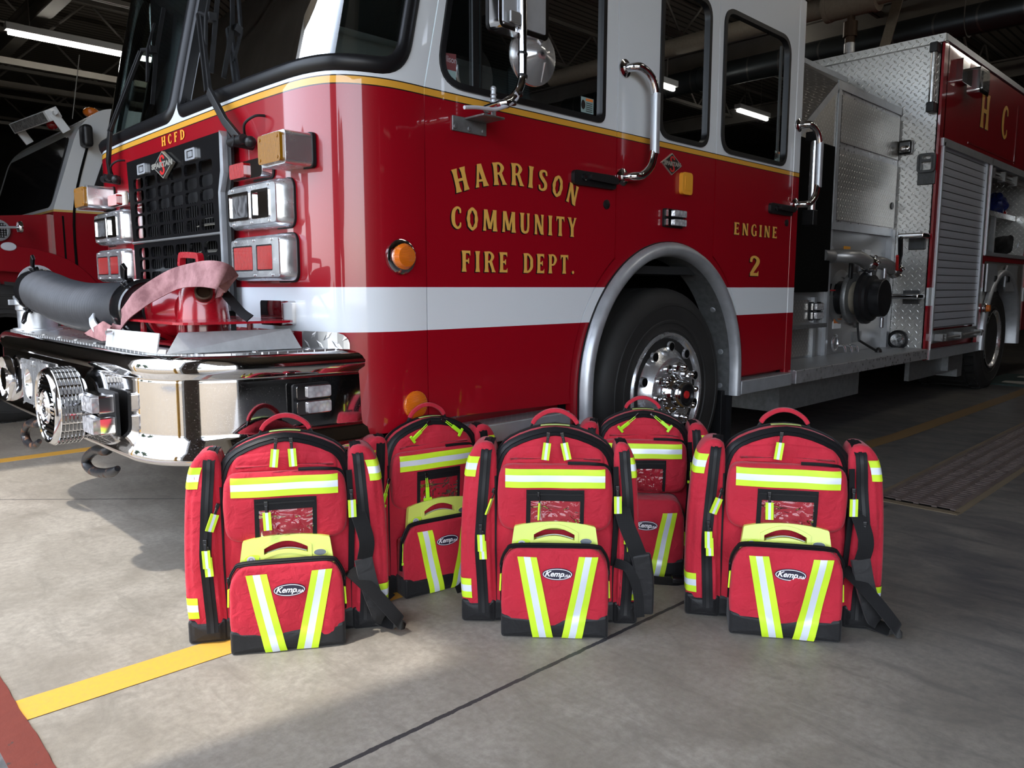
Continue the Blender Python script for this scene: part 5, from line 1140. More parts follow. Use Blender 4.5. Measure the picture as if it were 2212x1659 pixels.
tyre(RA-.02, YR-.7, .54, .54, .66, FE, nm='rear_tyre')
q = MB().lathe([(.05, 0), (.05, .02), (.042, .03)], (8.93, Y0-.01, .885), (0, -1, 0), 18).build('clearance_lamp', 'chrome_clean', FE); MB().lathe([(.036, .03), (.034, .06), (.001, .066)], (8.93, Y0-.01, .885), (0, -1, 0), 18).build('clearance_lens', 'orange_lens', q)
b = MB(); b.bx(7.4, 8.55, Y0+.16, Y0+.2, .25, .46); b.bx(8.3, 8.6, Y0+.1, Y0+.4, .28, .46); b.bx(8.6, 8.75, Y0+.1, Y0+.5, .2, .46); b.build('under_body_box', 'grey_metal', FE, False)
b = MB(); b.bx(XB+.1, 8.85, Y0+.06, YR-.1, .5, .58); b.bx(XB+.1, 8.85, Y0+.05, YR-.1, .58, 2.3); b.bx(XB+.1, XE, Y0+.05, YR-.05, 2.36, 3.1); b.bx(8.9, XE, 3.05, YR-.1, .6, 2.35); b.bx(10.62, XE, Y0+.05, 3.05, .6, 2.35)
b.build('body_core', 'dark_red_paint', FE, False)
# pump bay: back panel, cabinet, frame, step
b = MB(); b.bx(4.74, 7.27, PY, PY+.02, .56, 1.60); pp_ = b.build('pump_panel', 'brushed_steel', FE, False)
b = MB(); b.bx(5.98, 7.26, PY-.03, PY+.5, 1.58, 2.62); cab2 = b.build('pump_cabinet', 'swirl_steel', FE, False)
MB().bx(6.03, 7.23, PY-.042, PY-.03, 2.20, 2.545).build('cabinet_door', 'tread_side', cab2, False); MB().bx(6.03, 7.23, PY-.042, PY-.03, 1.615, 2.145).build('cabinet_door', 'tread_side', cab2, False)
MB().cyl((7.15, PY-.05, 1.80), (7.15, PY-.042, 1.80), .03, n=16).build('door_lock', 'black_plastic', cab2)
b = MB(); b.add([(5.98, PY-.03, 2.62), (7.24, PY-.03, 2.62), (7.24, PY+.5, 2.98), (5.98, PY+.5, 2.98)], [(0, 1, 2, 3)]); b.add([(5.98, PY-.03, 2.62), (5.98, PY+.5, 2.98), (5.2, PY+.5, 2.5), (5.3, PY, 2.1)], [(0, 1, 2, 3)]); b.add([(5.3, PY, 2.1), (5.98, PY-.03, 2.62), (5.98, PY-.03, 1.6), (5.3, PY, 1.6)], [(0, 1, 2, 3)])
b.build('cabinet_slope', 'tread_side', cab2, False)
b = MB(); b.tube([(5.98, PY-.035, 2.62), (5.3, PY-.005, 2.1)], 0, flat=(.05, .01), up=(0, -1, 0)); b.tube([(5.99, PY-.036, 1.6), (5.99, PY-.036, 2.62)], 0, flat=(.05, .01), up=(0, -1, 0)); b.tube([(5.95, PY-.037, 2.61), (7.26, PY-.037, 2.61)], 0, flat=(.06, .01), up=(0, -1, 0)); b.build('cabinet_edge', 'satin_aluminium', cab2, False)
b = MB(); b.bx(4.75, 6.5, PY+.45, PY+.48, 1.6, 2.95); b.bx(4.75, 7.26, PY+.5, YR-.1, .6, 2.6); b.build('pump_house', 'grey_metal', FE, False)
b = MB(); b.bx(6.35, 7.27, 3.05, 3.5, 2.74, 2.99); b.bx(6.1, 6.4, 3.2, 4.2, 2.8, 2.9); b.build('hose_bed_bracket', 'satin_aluminium', FE, False)
b = MB(); b.bx(4.735, 4.79, Y0+.1, PY+.4, .56, 2.6); b.build('cab_back_tread', 'tread_front', FE, False)
b = MB(); b.bx(5.14, 5.20, PY-.04, PY, .56, 1.95); b.bx(5.02, 5.06, Y0+.22, PY, .56, 2.05); b.bx(5.74, 5.78, PY-.03, PY, .56, 1.02); b.bx(5.96, 6.0, PY-.03, PY, .56, 1.6); b.bx(5.96, 7.26, PY-.04, PY, 1.54, 1.60); b.bx(7.19, 7.26, PY-.05, PY, .56, 1.6); b.build('panel_frame', 'satin_aluminium', pp_, False)
MB().bx(5.22, 5.74, PY-.012, PY, .58, 1.0).build('lower_tread_panel', 'tread_side', pp_, False)
MB().bx(5.24, 5.86, PY-.08, PY-.05, 1.06, 2.14).build('panel_curtain', 'deep_black', FE, False, bevel=.01)
b = MB(); b.bx(4.76, 5.7, Y0+.2, PY, .80, .83); b.build('pump_shelf', 'grey_metal', pp_, False)
rb = MB().bx(4.74, 7.25, Y0-.03, PY, .475, .560).build('running_board', 'swirl_steel', FE, False, bevel=.004); MB().bx(4.75, 7.24, Y0-.02, PY-.01, .560, .563).build('step_tread', 'tread_step', rb, False)
b = MB(); b.bx(4.78, 6.1, Y0+.1, PY+.3, .27, .475); b.build('under_step_tank', 'grey_metal', FE, False)
# suction inlet with butterfly valve and cap
sc = V(6.27, PY, 1.012); k = MB()
k.lathe([(.215, -.002), (.225, .006), (.20, .014), (.165, .012), (.16, -.01)], sc, (0, -1, 0), 44, cap=False); fl = k.build('suction_ring', 'brushed_steel', FE)
MB().lathe([(.135, 0), (.135, .09), (.14, .10)], sc, (0, -1, 0), 40).build('suction_pipe', 'iron_hook', fl)
MB().lathe([(.14, .095), (.195, .10), (.20, .108), (.20, .14), (.195, .148), (.13, .15)], sc, (0, -1, 0), 44).build('flange', 'grey_metal', fl)
MB().lathe([(.13, .15), (.13, .235)], sc, (0, -1, 0), 40).build('valve_body', 'pipe_beige', fl)
MB().lathe([(.13, .232), (.195, .235), (.205, .245), (.205, .285), (.19, .30), (.185, .305)], sc, (0, -1, 0), 44).build('valve_flange', 'iron_hook', fl)
MB().lathe([(.185, .30), (.18, .33), (.145, .345), (.14, .35)], sc, (0, -1, 0), 44).build('cap_collar', 'rubber', fl)
MB().lathe([(.14, .345), (.145, .35), (.145, .44), (.14, .447), (.001, .447)], sc, (0, -1, 0), 44).build('suction_cap', 'iron_hook', fl)
k = MB()
for z in (-.15, .15): k.cyl(sc+V(.02, -.42, z), sc+V(.02, -.42, z*1.55), .018, n=10)
k.bx(sc.x-.07, sc.x+.09, PY-.32, PY-.2, 1.215, 1.29); k.bx(sc.x-.05, sc.x+.05, PY-.33, PY-.26, 1.17, 1.24); loose(k.build('gear_box', 'cast_aluminium', fl, bevel=.01))
k = MB(); k.tube([sc+V(.02, -.18, -.2), sc+V(.05, -.19, -.34), sc+V(.30, -.26, -.44)], .011, 8); k.ball(sc+V(.32, -.265, -.445), .035, 14); k.build('crank', 'black_plastic', fl)
k = MB(); k.bx(sc.x-.12, sc.x-.07, PY-.16, PY-.13, 1.16, 1.29); k.build('lever_grip', 'black_plastic', fl, bevel=.008)
fl.scale = (1, .78, 1); fl.location.y += PY*.22
# discharge pipes with elbows
for x, z, ln, lab in ((5.98, 1.335, .20, 0), (6.63, 1.30, .16, 1)):
    k = MB(); k.lathe([(.105, 0), (.105, .014), (.095, .02), (.055, .02)], (x, PY, z), (0, -1, 0), 32); o = k.build('discharge_flange', 'brushed_steel', FE)
    pth = smooth_path([V(x, PY, z), V(x, PY-.10, z), V(x+.08, PY-ln, z-.01), V(x+.20, PY-ln-.03, z-.05)], 6); MB().tube(pth, .052, 20).build('discharge_elbow', 'brushed_steel', o)
    e = pth[-1]; k = MB(); k.lathe([(.06, 0), (.066, .01), (.066, .05), (.058, .06), (.05, .075), (.001, .08)], e, (.75, -.25, -.35), 24)
    for a in range(8): k.ball(e+V(.03+.0*a, -.02, -.01)+V(.02*math.sin(a), .062*math.cos(a), .062*math.sin(a)), .014, 8)
    k.build('discharge_cap', 'chrome_clean', o)
    k = MB(); k.cyl((x-.22 if lab == 0 else x-.2, PY-.06, z), (x, PY-.06, z), .045, n=18); 
    if lab == 0: k.build('cross_pipe', 'brushed_steel', o)
k = MB(); k.tube([V(6.86, PY-.22, 1.24), V(6.80, PY-.26, 1.36), V(6.72, PY-.28, 1.50)], 0, flat=(.045, .03), up=(0, -1, 0)); k.build('valve_handle', 'black_plastic', FE, False, bevel=.008)
MB().tube([V(6.80, PY-.24, 1.24), V(6.70, PY-.27, 1.35)], .012, 8).build('valve_handle', 'badge_red', FE)
def plate(x0, x1, z0, z1, mt, nm='label_plate'): return MB().bx(x0, x1, PY-.008, PY, z0, z1).build(nm, mt, pp_, False)
plate(5.33, 5.62, .90, 1.02, 'letter_shade')if False else None
p0, p1 = at(1786, 613, 'y', PY), at(1815, 638, 'y', PY); plate(p0.x, p1.x, p1.z, p0.z, 'black_gloss'); MB().bx(p0.x+.02, p1.x-.03, PY-.011, PY-.008, (p0.z+p1.z)/2-.01, (p0.z+p1.z)/2).build('plate_line', 'badge_red', pp_, False)
p0, p1 = at(1799, 689, 'y', PY), at(1814, 709, 'y', PY); plate(p0.x, p1.x, p1.z, p0.z, 'white_vinyl', 'caution_label'); MB().bx(p0.x, p1.x, PY-.01, PY-.008, p0.z-.035, p0.z).build('label_heading', 'sticker_orange', pp_, False)
p0, p1 = at(1839, 717, 'y', PY), at(1858, 737, 'y', PY); plate(p0.x, p1.x, p1.z, p0.z, 'grey_metal')
p0, p1 = at(1755, 611, 'y', PY-.05), at(1766, 623, 'y', PY-.05); MB().bx(p0.x, p1.x, PY-.045, PY-.04, p1.z, p0.z).build('caution_label', 'badge_red', pp_, False)
for px, py, mt in ((1829, 539, 'yellow_plastic'), (1873, 546, 'white_vinyl')): p = at(px, py, 'y', PY); MB().bx(p.x-.06, p.x+.06, PY-.006, PY, p.z-.025, p.z+.025).build('name_tag', mt, pp_, False)
p = at(1760, 672, 'y', PY-.02); ledpair(side(PY-.012), p.x-.09, p.x+.10, p.z-.07, p.z+.07, pp_, 1, .03)
k = MB(); p = at(1790, 740, 'y', PY); k.tube([V(p.x+.05*math.cos(a), PY-.05, p.z+.06*math.sin(a)) for a in [2*PI*j/16 for j in range(16)]], .011, 8, closed=True)
for x in (1803, 1817, 1830): q = at(x, 752, 'y', PY); k.tube(smooth_path([V(q.x, PY, q.z+.02), V(q.x+.02, PY-.06, q.z+.02), V(q.x+.03, PY-.075, q.z-.03)]), .011, 8)
k.build('drain_valve', 'polished_aluminium', pp_)
for px, py in ((1837, 694), (1848, 699)): p = at(px, py, 'y', PY); MB().lathe([(.035, 0), (.03, .02), (.001, .03)], (p.x, PY, p.z), (0, -1, 0), 16).build('panel_knob', 'grey_metal', pp_)
# folding steps, lamp and grab post on the body front wall
def fold_step(y0, y1, z0, z1, flat_, lab):
    yc = (y0+y1)/2; o = MB().bx(XB-.02, XB, yc-.07, yc+.07, z0, z0+.12).build('folding_step', 'step_iron', FE, False, bevel=.006); part_label(o, lab)
    if flat_: 
        k = MB().bx(XB-.20, XB-.02, y0, y1, z1-.05, z1-.005)
        k.build('step_tread_plate', 'chrome_clean', o, bevel=.012)
    else: MB().prism(rrect(y0, y1, z0+.10, z1, .035), lambda u, v, d: (XB-.02-d, u, v), 0, .025, [rrect(y0+.02, yc-.055, z0+.13, z1-.02, .02), rrect(yc+.055, y1-.02, z0+.13, z1-.02, .02), rrect(yc-.04, yc+.04, z0+.12, z0+.19, .01), rrect(yc-.035, yc+.035, z0+.21, z1-.02, .01)]).build('step_tread_plate', 'step_iron', o, bevel=.003)
fold_step(2.255, 2.40, 1.97, 2.23, False, 'folded up step high on the tread plate wall'); fold_step(2.26, 2.47, 1.42, 1.56, True, 'lowered folding step at mid height'); fold_step(2.27, 2.50, .95, 1.045, True, 'lowered folding step near the pump cap')
MB().lathe([(.085, 0), (.085, .03), (.07, .04), (.064, .03)], (XB, 2.475, .632), (-1, 0, 0), 32).build('round_step_lamp', 'rubber', FE); MB().lathe([(.066, .03), (.05, .055), (.001, .066)], (XB, 2.475, .632), (-1, 0, 0), 28).build('lamp_lens', 'lamp_glass', FE)
k = MB(); k.bx(XB-.06, XB, 2.45, 2.56, 2.24, 2.36); k.build('wall_light', 'black_gloss', FE, bevel=.02, seg=3); MB().ball((XB-.06, 2.50, 2.285), (.02, .045, .028), 14).build('wall_light_lens', 'chrome_clean', FE)
k = MB(); k.cyl((XB-.07, 2.31, 2.60), (XB-.07, 2.31, 3.10), .024, n=14); k.build('hand_pole', 'polished_aluminium', FE)
k = MB(); k.bx(XB-.10, XB, 2.28, 2.34, 2.56, 2.64); k.bx(XB-.10, XB, 2.28, 2.34, 3.04, 3.12); loose(k.build('pole_bracket', 'black_plastic', FE, False, bevel=.006))
k = MB(); k.cyl((5.02, Y0+.05, 1.58), (5.02, Y0+.05, 2.06), .024, n=14); k.build('hand_pole', 'polished_aluminium', FE); k = MB(); k.bx(4.99, 5.05, Y0+.02, Y0+.1, 1.50, 1.60); k.bx(4.99, 5.05, Y0+.02, Y0+.1, 2.04, 2.10); loose(k.build('pole_bracket', 'black_plastic', FE, False, bevel=.006))
t = thing('wheel_chock_mat', 'dark green mat with pale wedges on the floor behind the rear wheel', 'mat', (10.4, 2.25, 0))
MB().bx(9.95, 11.2, 1.98, 2.5, 0, .02).build('mat', 'chock_green', t, False); MB().prism([(10.05, 2.06), (10.35, 2.06), (10.28, 2.3), (10.12, 2.3)], floorp(.02), 0, .003).prism([(10.75, 2.06), (11.05, 2.06), (10.98, 2.3), (10.82, 2.3)], floorp(.02), 0, .003).build('pale_wedge', 'pale_beam', t, False)
# ---------------------------------------------------------------- second fire truck in the next bay
TY = 7.2
T2 = thing('rescue_truck', 'second red and white fire truck parked in the dark bay behind the engine', 'fire truck', (1.8, 8.4, 0))
S2 = side(TY)
wsx = lambda z: 1.82+.30*(z-1.75)
cabp = rpoly([(1.80, .75), (1.80, 1.72), (2.03, 2.42), (2.22, 2.60), (5.0, 2.66), (5.0, .75)], [.02, .05, .12, .15, .1, .02], 8)
b = MB(); R = []
for y, k in ((TY+.16, .16), (TY+.06, .06), (TY, 0.0), (TY, 0), (9.6, 0), (9.66, .06), (9.76, .16)):
    R.append([(x+k*.6*(z > 1.8), y-.0, z-k*.45*(z > 2.0)) for x, z in cabp])
R = [[(x+(.02 if k in (0, 6) else 0), y, z) for x, z in cabp] for k, y in enumerate((TY,))]
def t2paint():
    m = NT('second_truck_paint'); z = m.xyz(m.pos())[2]; c = m.mix(m.math('GREATER_THAN', z, 1.712), (.20, .003, .008), (.50, .33, .10)); c = m.mix(m.math('GREATER_THAN', z, 1.73), c, (.52, .54, .55)); m.base(c, .25, Coat_Weight=.5)
t2paint()
MB().prism(cabp, lambda u, v, d: (u, TY+d, v), 0, 2.4).build('cab', 'second_truck_paint', T2, bevel=.06, seg=4, angle=20)
def W2(u, v, d): return (wsx(v)-d, u, v)
wpoly = rpoly([(TY+.10, 1.755), (9.5, 1.755), (9.42, 2.36), (TY+.16, 2.36)], [.10]*4, 8)
ws2 = MB().prism(wpoly, W2, -.01, .012).build('windscreen', 'black_gloss', T2, bevel=.006)
def W2s(u, v, d): return (u, TY-d, v)
dp = [(1.955, 1.0), (1.955, 1.72), (2.10, 2.30)]
MB().tube([(u, TY-.002, v) for u, v in smooth_path([(u, v, 0) for u, v in dp], 6) and [(p.x, p.y) for p in smooth_path([(u, v, 0) for u, v in dp], 6)]], .010, 8).build('door_seam', 'deep_black', T2)
MB().prism(rpoly([(2.06, 1.78), (3.0, 1.76), (3.0, 2.42), (2.30, 2.42)], [.06, .05, .08, .12], 6), W2s, -.01, .006).build('side_window', 'black_gloss', T2, bevel=.004)
b = MB(); b.bx(2.02, 2.10, TY-.16, TY-.02, 2.24, 2.42); b.build('door_mirror', 'black_plastic', T2, bevel=.03, seg=3)
hp2 = rpoly([(.5, .95), (.5, 1.50), (.75, 1.60), (1.86, 1.70), (1.86, .95)], [.05, .15, .2, .02, .02], 6)
b = MB().prism(hp2, lambda u, v, d: (u, TY+.10+d, v), 0, 2.2); b.build('hood', 'second_truck_paint', T2, bevel=.07, seg=4, angle=20)
fx, fz = 1.42, .56
fend = arc(fx, fz, .66, 0, 180, 24); outer = [(fx+.80, .56), (fx+.74, 1.0), (fx+.50, 1.30), (fx+.1, 1.42), (fx-.4, 1.40), (fx-.75, 1.1), (fx-.8, .56)]
MB().prism([(p.x, p.y) for p in smooth_path([(u, v, 0) for u, v in outer], 5)]+fend[::-1], lambda u, v, d: (u, TY-.02+d, v), 0, .4).build('fender', 'second_truck_paint', T2, bevel=.03, seg=3, angle=30)
MB().bx(1.862, 1.875, TY-.004, TY+.01, .8, 1.68).build('hood_seam', 'deep_black', T2, False)
b = MB(); b.lathe([(.085, 0), (.085, .012), (.07, .016), (.068, .006), (.001, .006)], (1.42, TY+.085, 1.545), (0, -1, 0), 24); gr = b.build('hood_vent', 'satin_aluminium', T2)
b = MB()
for k in range(-3, 4): b.bx(1.36, 1.48, TY+.072, TY+.076, 1.545+k*.018-.003, 1.545+k*.018+.003); b.bx(1.42+k*.018-.003, 1.42+k*.018+.003, TY+.072, TY+.076, 1.49, 1.60)
b.build('vent_mesh', 'deep_black', gr, False)
b = MB(); b.cyl((1.30, TY-.06, 1.553), (1.535, TY-.06, 1.566), .010, n=10); o = b.build('mirror_rod', 'satin_aluminium', T2)
MB().lathe([(.012, -.03), (.04, -.022), (.048, -.006), (.048, .004), (.001, .014)], (1.55, TY-.06, 1.567), (1, .1, 0), 24).build('hood_mirror', 'chrome_clean', o)
MB().lathe([(.055, 0), (.05, .008), (.03, .01), (.001, .01)], (1.465, TY-.022, 1.415), (0, -1, 0), 24, M=Matrix.Translation(V(1.465, 0, 1.415)) @ Matrix.Diagonal((1, 1, .62, 1)) @ Matrix.Translation(V(-1.465, 0, -1.415))).build('side_lamp', 'pale_grey', T2)
tyre(fx, TY+.03, fz, fz, .34, T2, nm='front_tyre', tread=True); MB().lathe([(.30, .02), (.26, .05), (.1, .06), (.001, .06)], (fx, TY+.03, fz), (0, 1, 0), 32).build('wheel_rim', 'grey_metal', T2)
tyre(4.2, TY+.03, fz, fz, .6, T2, nm='rear_tyre')
b = MB(); b.bx(1.0, 5.0, TY+.3, 9.3, .45, .95); b.bx(5.05, 9.0, TY+.02, 9.6, .6, 2.5); b.build('chassis', 'deep_black', T2, False)
# light bar over the windscreen
lb = [at(70, 275, 'y', TY+.3), at(130, 238, 'y', TY-.0)]
a, c = V(1.78, 8.05, 2.50), V(1.885, TY+.12, 2.515)
b = MB(); b.tube([a, c], 0, flat=(.11, .09), up=(-.5, 0, .85)); o = b.build('light_bar', 'white_paint', T2, False, bevel=.006)
n = V(-.85, 0, -.45).normalized()
b = MB(); b.tube([a.lerp(c, .04)+n*.054, a.lerp(c, .96)+n*.054], 0, flat=(.075, .006), up=n); b.build('light_bar_lens', 'lamp_glass', o, False)
b = MB()
for q in (a, c): b.tube([q, q+V(.09, 0, -.13)], 0, flat=(.02, .07), up=(-.5, 0, .85)); b.cyl(q+V(0, -.02, .0), q+V(0, -.075, 0), .018, n=12)
loose(b.build('light_bar_bracket', 'white_paint', o, False, bevel=.004))
MB().tube([(2.06, TY+.25, 2.52), (2.14, TY+.22, 3.05)], .004, 6).build('antenna', 'steel_joist', T2)
MB().ball((2.30, TY+.55, 2.655), (.07, .07, .045), 16).build('roof_beacon', 'orange_lens', T2); MB().ball((1.98, TY+.55, 2.50), (.05, .05, .04), 12).build('roof_beacon', 'red_lens', T2)
# ---------------------------------------------------------------- rescue backpacks
class Cush:
    """a stuffed panel: outline in (x, z), front at yf, back at yb, rolled edge r, belly puff, soft creases"""
    def __init__(s, poly, yf, yb, r=.02, puff=.01, wr=.002, seed=0, step=.022):
        s.poly = resample(poly, step); s.yf, s.yb, s.r, s.puff, s.wr = yf, yb, r, puff, wr
        rr = random.Random(seed); s.k = [(rr.uniform(14, 46), rr.uniform(10, 40), rr.uniform(0, 6), rr.choice((-1, 1))) for _ in range(5)]
        n = len(s.poly); s.c = (sum(p[0] for p in s.poly)/n, sum(p[1] for p in s.poly)/n)
    def w(s, x, z): return s.wr*sum(math.sin(a*x*sg+b*z+p) for a, b, p, sg in s.k)*.5
    def ratio(s, x, z):
        dx, dz = x-s.c[0], z-s.c[1]; best = 1e9
        for i in range(len(s.poly)):
            a, b = s.poly[i-1], s.poly[i]; ex, ez = b[0]-a[0], b[1]-a[1]; den = dx*ez-dz*ex
            if abs(den) < 1e-12: continue
            t = ((a[0]-s.c[0])*ez-(a[1]-s.c[1])*ex)/den; u = ((a[0]-s.c[0])*dz-(a[1]-s.c[1])*dx)/den
            if t > 0 and -1e-6 <= u <= 1+1e-6: best = min(best, t)
        return min(1.0, 1/best) if best < 1e9 else 0
    def fy(s, x, z):
        f = s.ratio(x, z); d = (1-f)*math.hypot(x-s.c[0], z-s.c[1])/max(f, .02); e = 0
        if d < s.r: q = 1-d/s.r; e = s.r*(1-math.sqrt(max(0, 1-q*q)))
        return s.yf - s.puff*(1-f*f) + s.w(x, z)*(1-f**6) + e
    def mesh(s, name, mat, parent, subd=0):
        R = [[(x, s.yb, z) for x, z in inset(s.poly, s.r*.5)], [(x, s.yb-s.r*.4, z) for x, z in s.poly], [(x+s.w(x, z)*.4, (s.yb+s.yf)/2, z) for x, z in s.poly]]
        for k in range(6):
            a = PI/2*k/5; R.append([(x, s.yf+s.r*(1-math.sin(a)), z) for x, z in inset(s.poly, s.r*(1-math.cos(a)))])
        P = inset(s.poly, s.r)
        for k in range(1, 9):
            f = 1-k/8.4; R.append([(lambda x, z: (x, min(s.fy(x, z), s.yf+s.r), z))(s.c[0]+(p[0]-s.c[0])*f, s.c[1]+(p[1]-s.c[1])*f) for p in P])
        return MB().rings(R).build(name, mat, parent, angle=180)
    def drape(s, P, name, mats, parent, cols=3, lift=.0018, fr=(0, .33, .67, 1), n=10):
        """strip on the front: P = four corners (x, z) tl, tr, br, bl; lengthwise bands"""
        b = MB(); tl, tr, br, bl = [Vector(p) for p in P]
        for c in range(cols):
            b.cur = c
            def f(u, v):
                q = fr[c]+(fr[c+1]-fr[c])*u; p = tl.lerp(tr, q).lerp(bl.lerp(br, q), v); return (p.x, s.fy(p.x, p.y)-lift, p.y)
            b.grid(f, 4, n)
        return b.build(name, mats, parent, angle=180)
LT = ['lime_tape', 'silver_tape', 'lime_tape']
def spline2(pts, n=5, closed=True):
    P = pts[-2:]+pts+pts[:2] if closed else pts
    q = smooth_path([(x, z, 0) for x, z in P], n)
    if closed: q = q[2*n-n+0:][:len(pts)*n] if False else q[2*n:2*n+len(pts)*n]
    return [(p.x, p.y) for p in q]
def zipper(path, name, parent, w=.026, up=None):
    b = MB(); ups = up or [V(0, -1, 0)]*len(path); b.cur = 0; b.tube(path, 0, flat=(w, .003), up=ups); b.cur = 1
    b.tube([Vector(p)+Vector(u).normalized()*.0022 for p, u in zip(path, ups)], 0, flat=(w*.30, .004), up=ups)
    return b.build(name, ['zip_tape', 'zip_teeth'], parent, angle=60)
def pull(x, y, z, parent, kind='tape', tilt=0.0, turn=0.0, L=.055, edge=False):
    """zip slider with its tag hanging from (x, y, z)"""
    M = Matrix.Translation(V(x, y, z)) @ Matrix.Rotation(tilt, 4, 'Y') @ Matrix.Rotation(turn, 4, 'Z')
    b = MB(); b.box((0, -.004, 0), (.012, .008, .016), M); b.box((0, -.008, -.016), (.009, .004, .022), M); o = b.build('zip_slider', 'black_gloss', parent, False, bevel=.002)
    b = MB()
    if kind == 'tape':
        w = .024
        for c, (a, e) in enumerate(((-w/2, -w*.17), (-w*.17, w*.17), (w*.17, w/2))):
            b.cur = (0, 1, 0)[c]; b.box(((a+e)/2, -.009, -.026-L/2), (e-a, .005, L), M)
        q = b.build('zip_pull', ['lime_tape', 'silver_tape'], parent, False)
    else:
        b.tube([M @ V(*p) for p in ((-.003, -.009, -.012), (-.004, -.011, -.05))], .002, 6); b.tube([M @ V(*p) for p in ((.003, -.009, -.012), (.004, -.011, -.05))], .002, 6)
        b.box((0, -.012, -.068), (.014, .007, .042), M); b.box((0, -.012, -.092), (.034, .008, .010), M); q = b.build('zip_pull', 'lime_rubber', parent, False, bevel=.002)
    return o
def logo(cu, x, z, par):
    el = lambda a, c: [(x+a*math.cos(t), z+c*math.sin(t)) for t in [2*PI*k/36 for k in range(36)]]
    P = lambda lift: (lambda u, v, d: (u, cu.fy(x, z)-lift-d, v))
    o = MB().prism(el(.047, .0195), P(.001), 0, .002).build('logo_patch', 'logo_dark', par, False)
    b = MB(); b.sheet(el(.0445, .0175), P(.0034), 0, [el(.0425, .0155)]); b.build('patch_rim', 'logo_white', par, False)
    type_('Kemp', P(.0034), x-.010, z+.001, .0175, 'patch_lettering', par, 'logo_white', shear=.35, bold=.0006, rot=-.03); type_('USA', P(.0034), x+.030, z-.005, .0085, 'patch_lettering', par, 'logo_white', bold=.0003)
GRP = 'rescue backpacks on the garage floor'
def backpack(x, y, deg, label, kind='tape', aed=True, zs=1.0, seed=1, strap=1, pt=.288, xs=1.0, ys=1.0, pr=1.0):
    t = thing('backpack', label, 'backpack', (x, y, 0), math.radians(deg), GRP, world=False); t.scale = (xs, ys, zs); rn = random.Random(seed)
    RC = 'red_cordura'
    body = Cush(spline2([(-.205,.02),(0,.015),(.205,.02),(.214,.2),(.21,.40),(.195,.53),(.145,.605),(0,.648),(-.145,.605),(-.195,.53),(-.21,.40),(-.214,.2)], 4), .126, .25, .045, .012, .003, seed)
    bd = body.mesh('main_compartment', RC, t)
    bp = Cush(rrect(-.209, .209, 0, .078, .015), .124, .255, .012, .004, .001, seed+1).mesh('base_panel', 'black_vinyl', t)
    arcp = [(x_, z_) for x_, z_ in body.poly]
    top = sorted([(math.atan2(z_-.3, x_), x_, z_) for x_, z_ in arcp if z_ > .10], reverse=True); pts = [V(x_, 0, z_) for _, x_, z_ in top]
    def outn(p): 
        q = V(p.x*.8, 0, (p.z-.28)*1.15); return q.normalized()
    zipper([V(p.x, .1405, p.z)+outn(p)*-.0125 for p in pts], 'main_zipper', bd, .034, [outn(p)+V(0, -1.0, 0) for p in pts])
    mid = [p for p in pts if p.z > .47]; zipper([V(p.x, .203, p.z)+outn(p)*.002 for p in mid], 'rear_zipper', bd, .026, [outn(p) for p in mid])
    # grab handle and its tab
    b = MB(); hp_ = smooth_path([(-.074, .212, .648), (-.060, .212, .668), (-.03, .212, .687), (0, .212, .693), (.03, .212, .687), (.060, .212, .668), (.074, .212, .648)], 5); hd_ = MB().tube(hp_, 0, flat=(.022, .014), up=(0, 0, 1)).build('grab_handle', RC, t, bevel=.004)
    b = MB()
    for s in (-1, 1): b.tube([(s*.070, .212, .655), (s*.082, .212, .632), (s*.105, .208, .618)], 0, flat=(.020, .006), up=(0, 0, 1))
    loose(b.build('handle_webbing', 'black_webbing', hd_, False))
    b = MB()
    for c, (a, e) in enumerate(((.160, .169), (.169, .179), (.179, .188))):
        b.cur = (0, 1, 0)[c]; b.grid(lambda u, v: (-.047+.094*u, a+(e-a)*v, .652-.35*((-.047+.094*u)**2)*4), 6, 1)
    b.build('handle_tab', ['lime_tape', 'silver_tape'], bd, False)
    # upper pocket with tape band and document window
    up = Cush(rpoly([(-.178,.322),(.178,.322),(.184,.44),(.176,.535),(-.176,.535),(-.184,.44)], [.05,.05,.02,.045,.045,.02], 6), .078, .15, .022, .010, .0028, seed+2)
    upo = up.mesh('upper_pocket', RC, t)
    Cush(rpoly([(-.165,.52),(.165,.52),(.15,.585),(0,.60),(-.15,.585)], .04, 5), .118, .15, .016, .004, .003, seed+3).mesh('pocket_hood', RC, t)
    b = [V(x_, up.fy(x_, min(z_, .532))+.006, z_) for x_, z_ in [(.04,.541),(.09,.541),(.13,.539),(.158,.532),(.173,.518),(.181,.49)]]
    zp = smooth_path(b, 4); zipper(zp, 'pocket_zipper', upo, .010, [V(p.x*.9, -.25, (p.z-.40)).normalized() for p in zp])
    up.drape([(.157,.5245),(.157,.4655),(-.157,.4655),(-.157,.5245)][::1] and [(-.157,.4655),(-.157,.5245),(.157,.5245),(.157,.4655)], 'reflective_band', LT, upo, n=24)
    fr = up.drape([(-.090,.460),(.092,.460),(.092,.424),(-.090,.424)], 'window_zip_band', ['zip_tape'], upo, 1, .003, (0, 1))
    for a, e in ((-.090,-.076), (.079,.092)): up.drape([(a,.43),(e,.43),(e-.002,.328),(a-.002,.328)], 'window_binding', ['black_webbing'], upo, 1, .003, (0, 1))
    zipper([V(-.086+.172*k/8, up.fy(-.086+.172*k/8, .446)-.0035, .446) for k in range(9)], 'window_zipper', upo, .014)
    up.drape([(-.077,.424),(.080,.424),(.079,.328),(-.079,.328)], 'document_window', ['vinyl_window'], upo, 1, .005, (0, 1), 12)
    if kind != 'none': pull(-.055, up.fy(-.055, .446)-.005, .446, upo, kind, rn.uniform(-.05, .05), 0 if seed != 2 else 1.35)
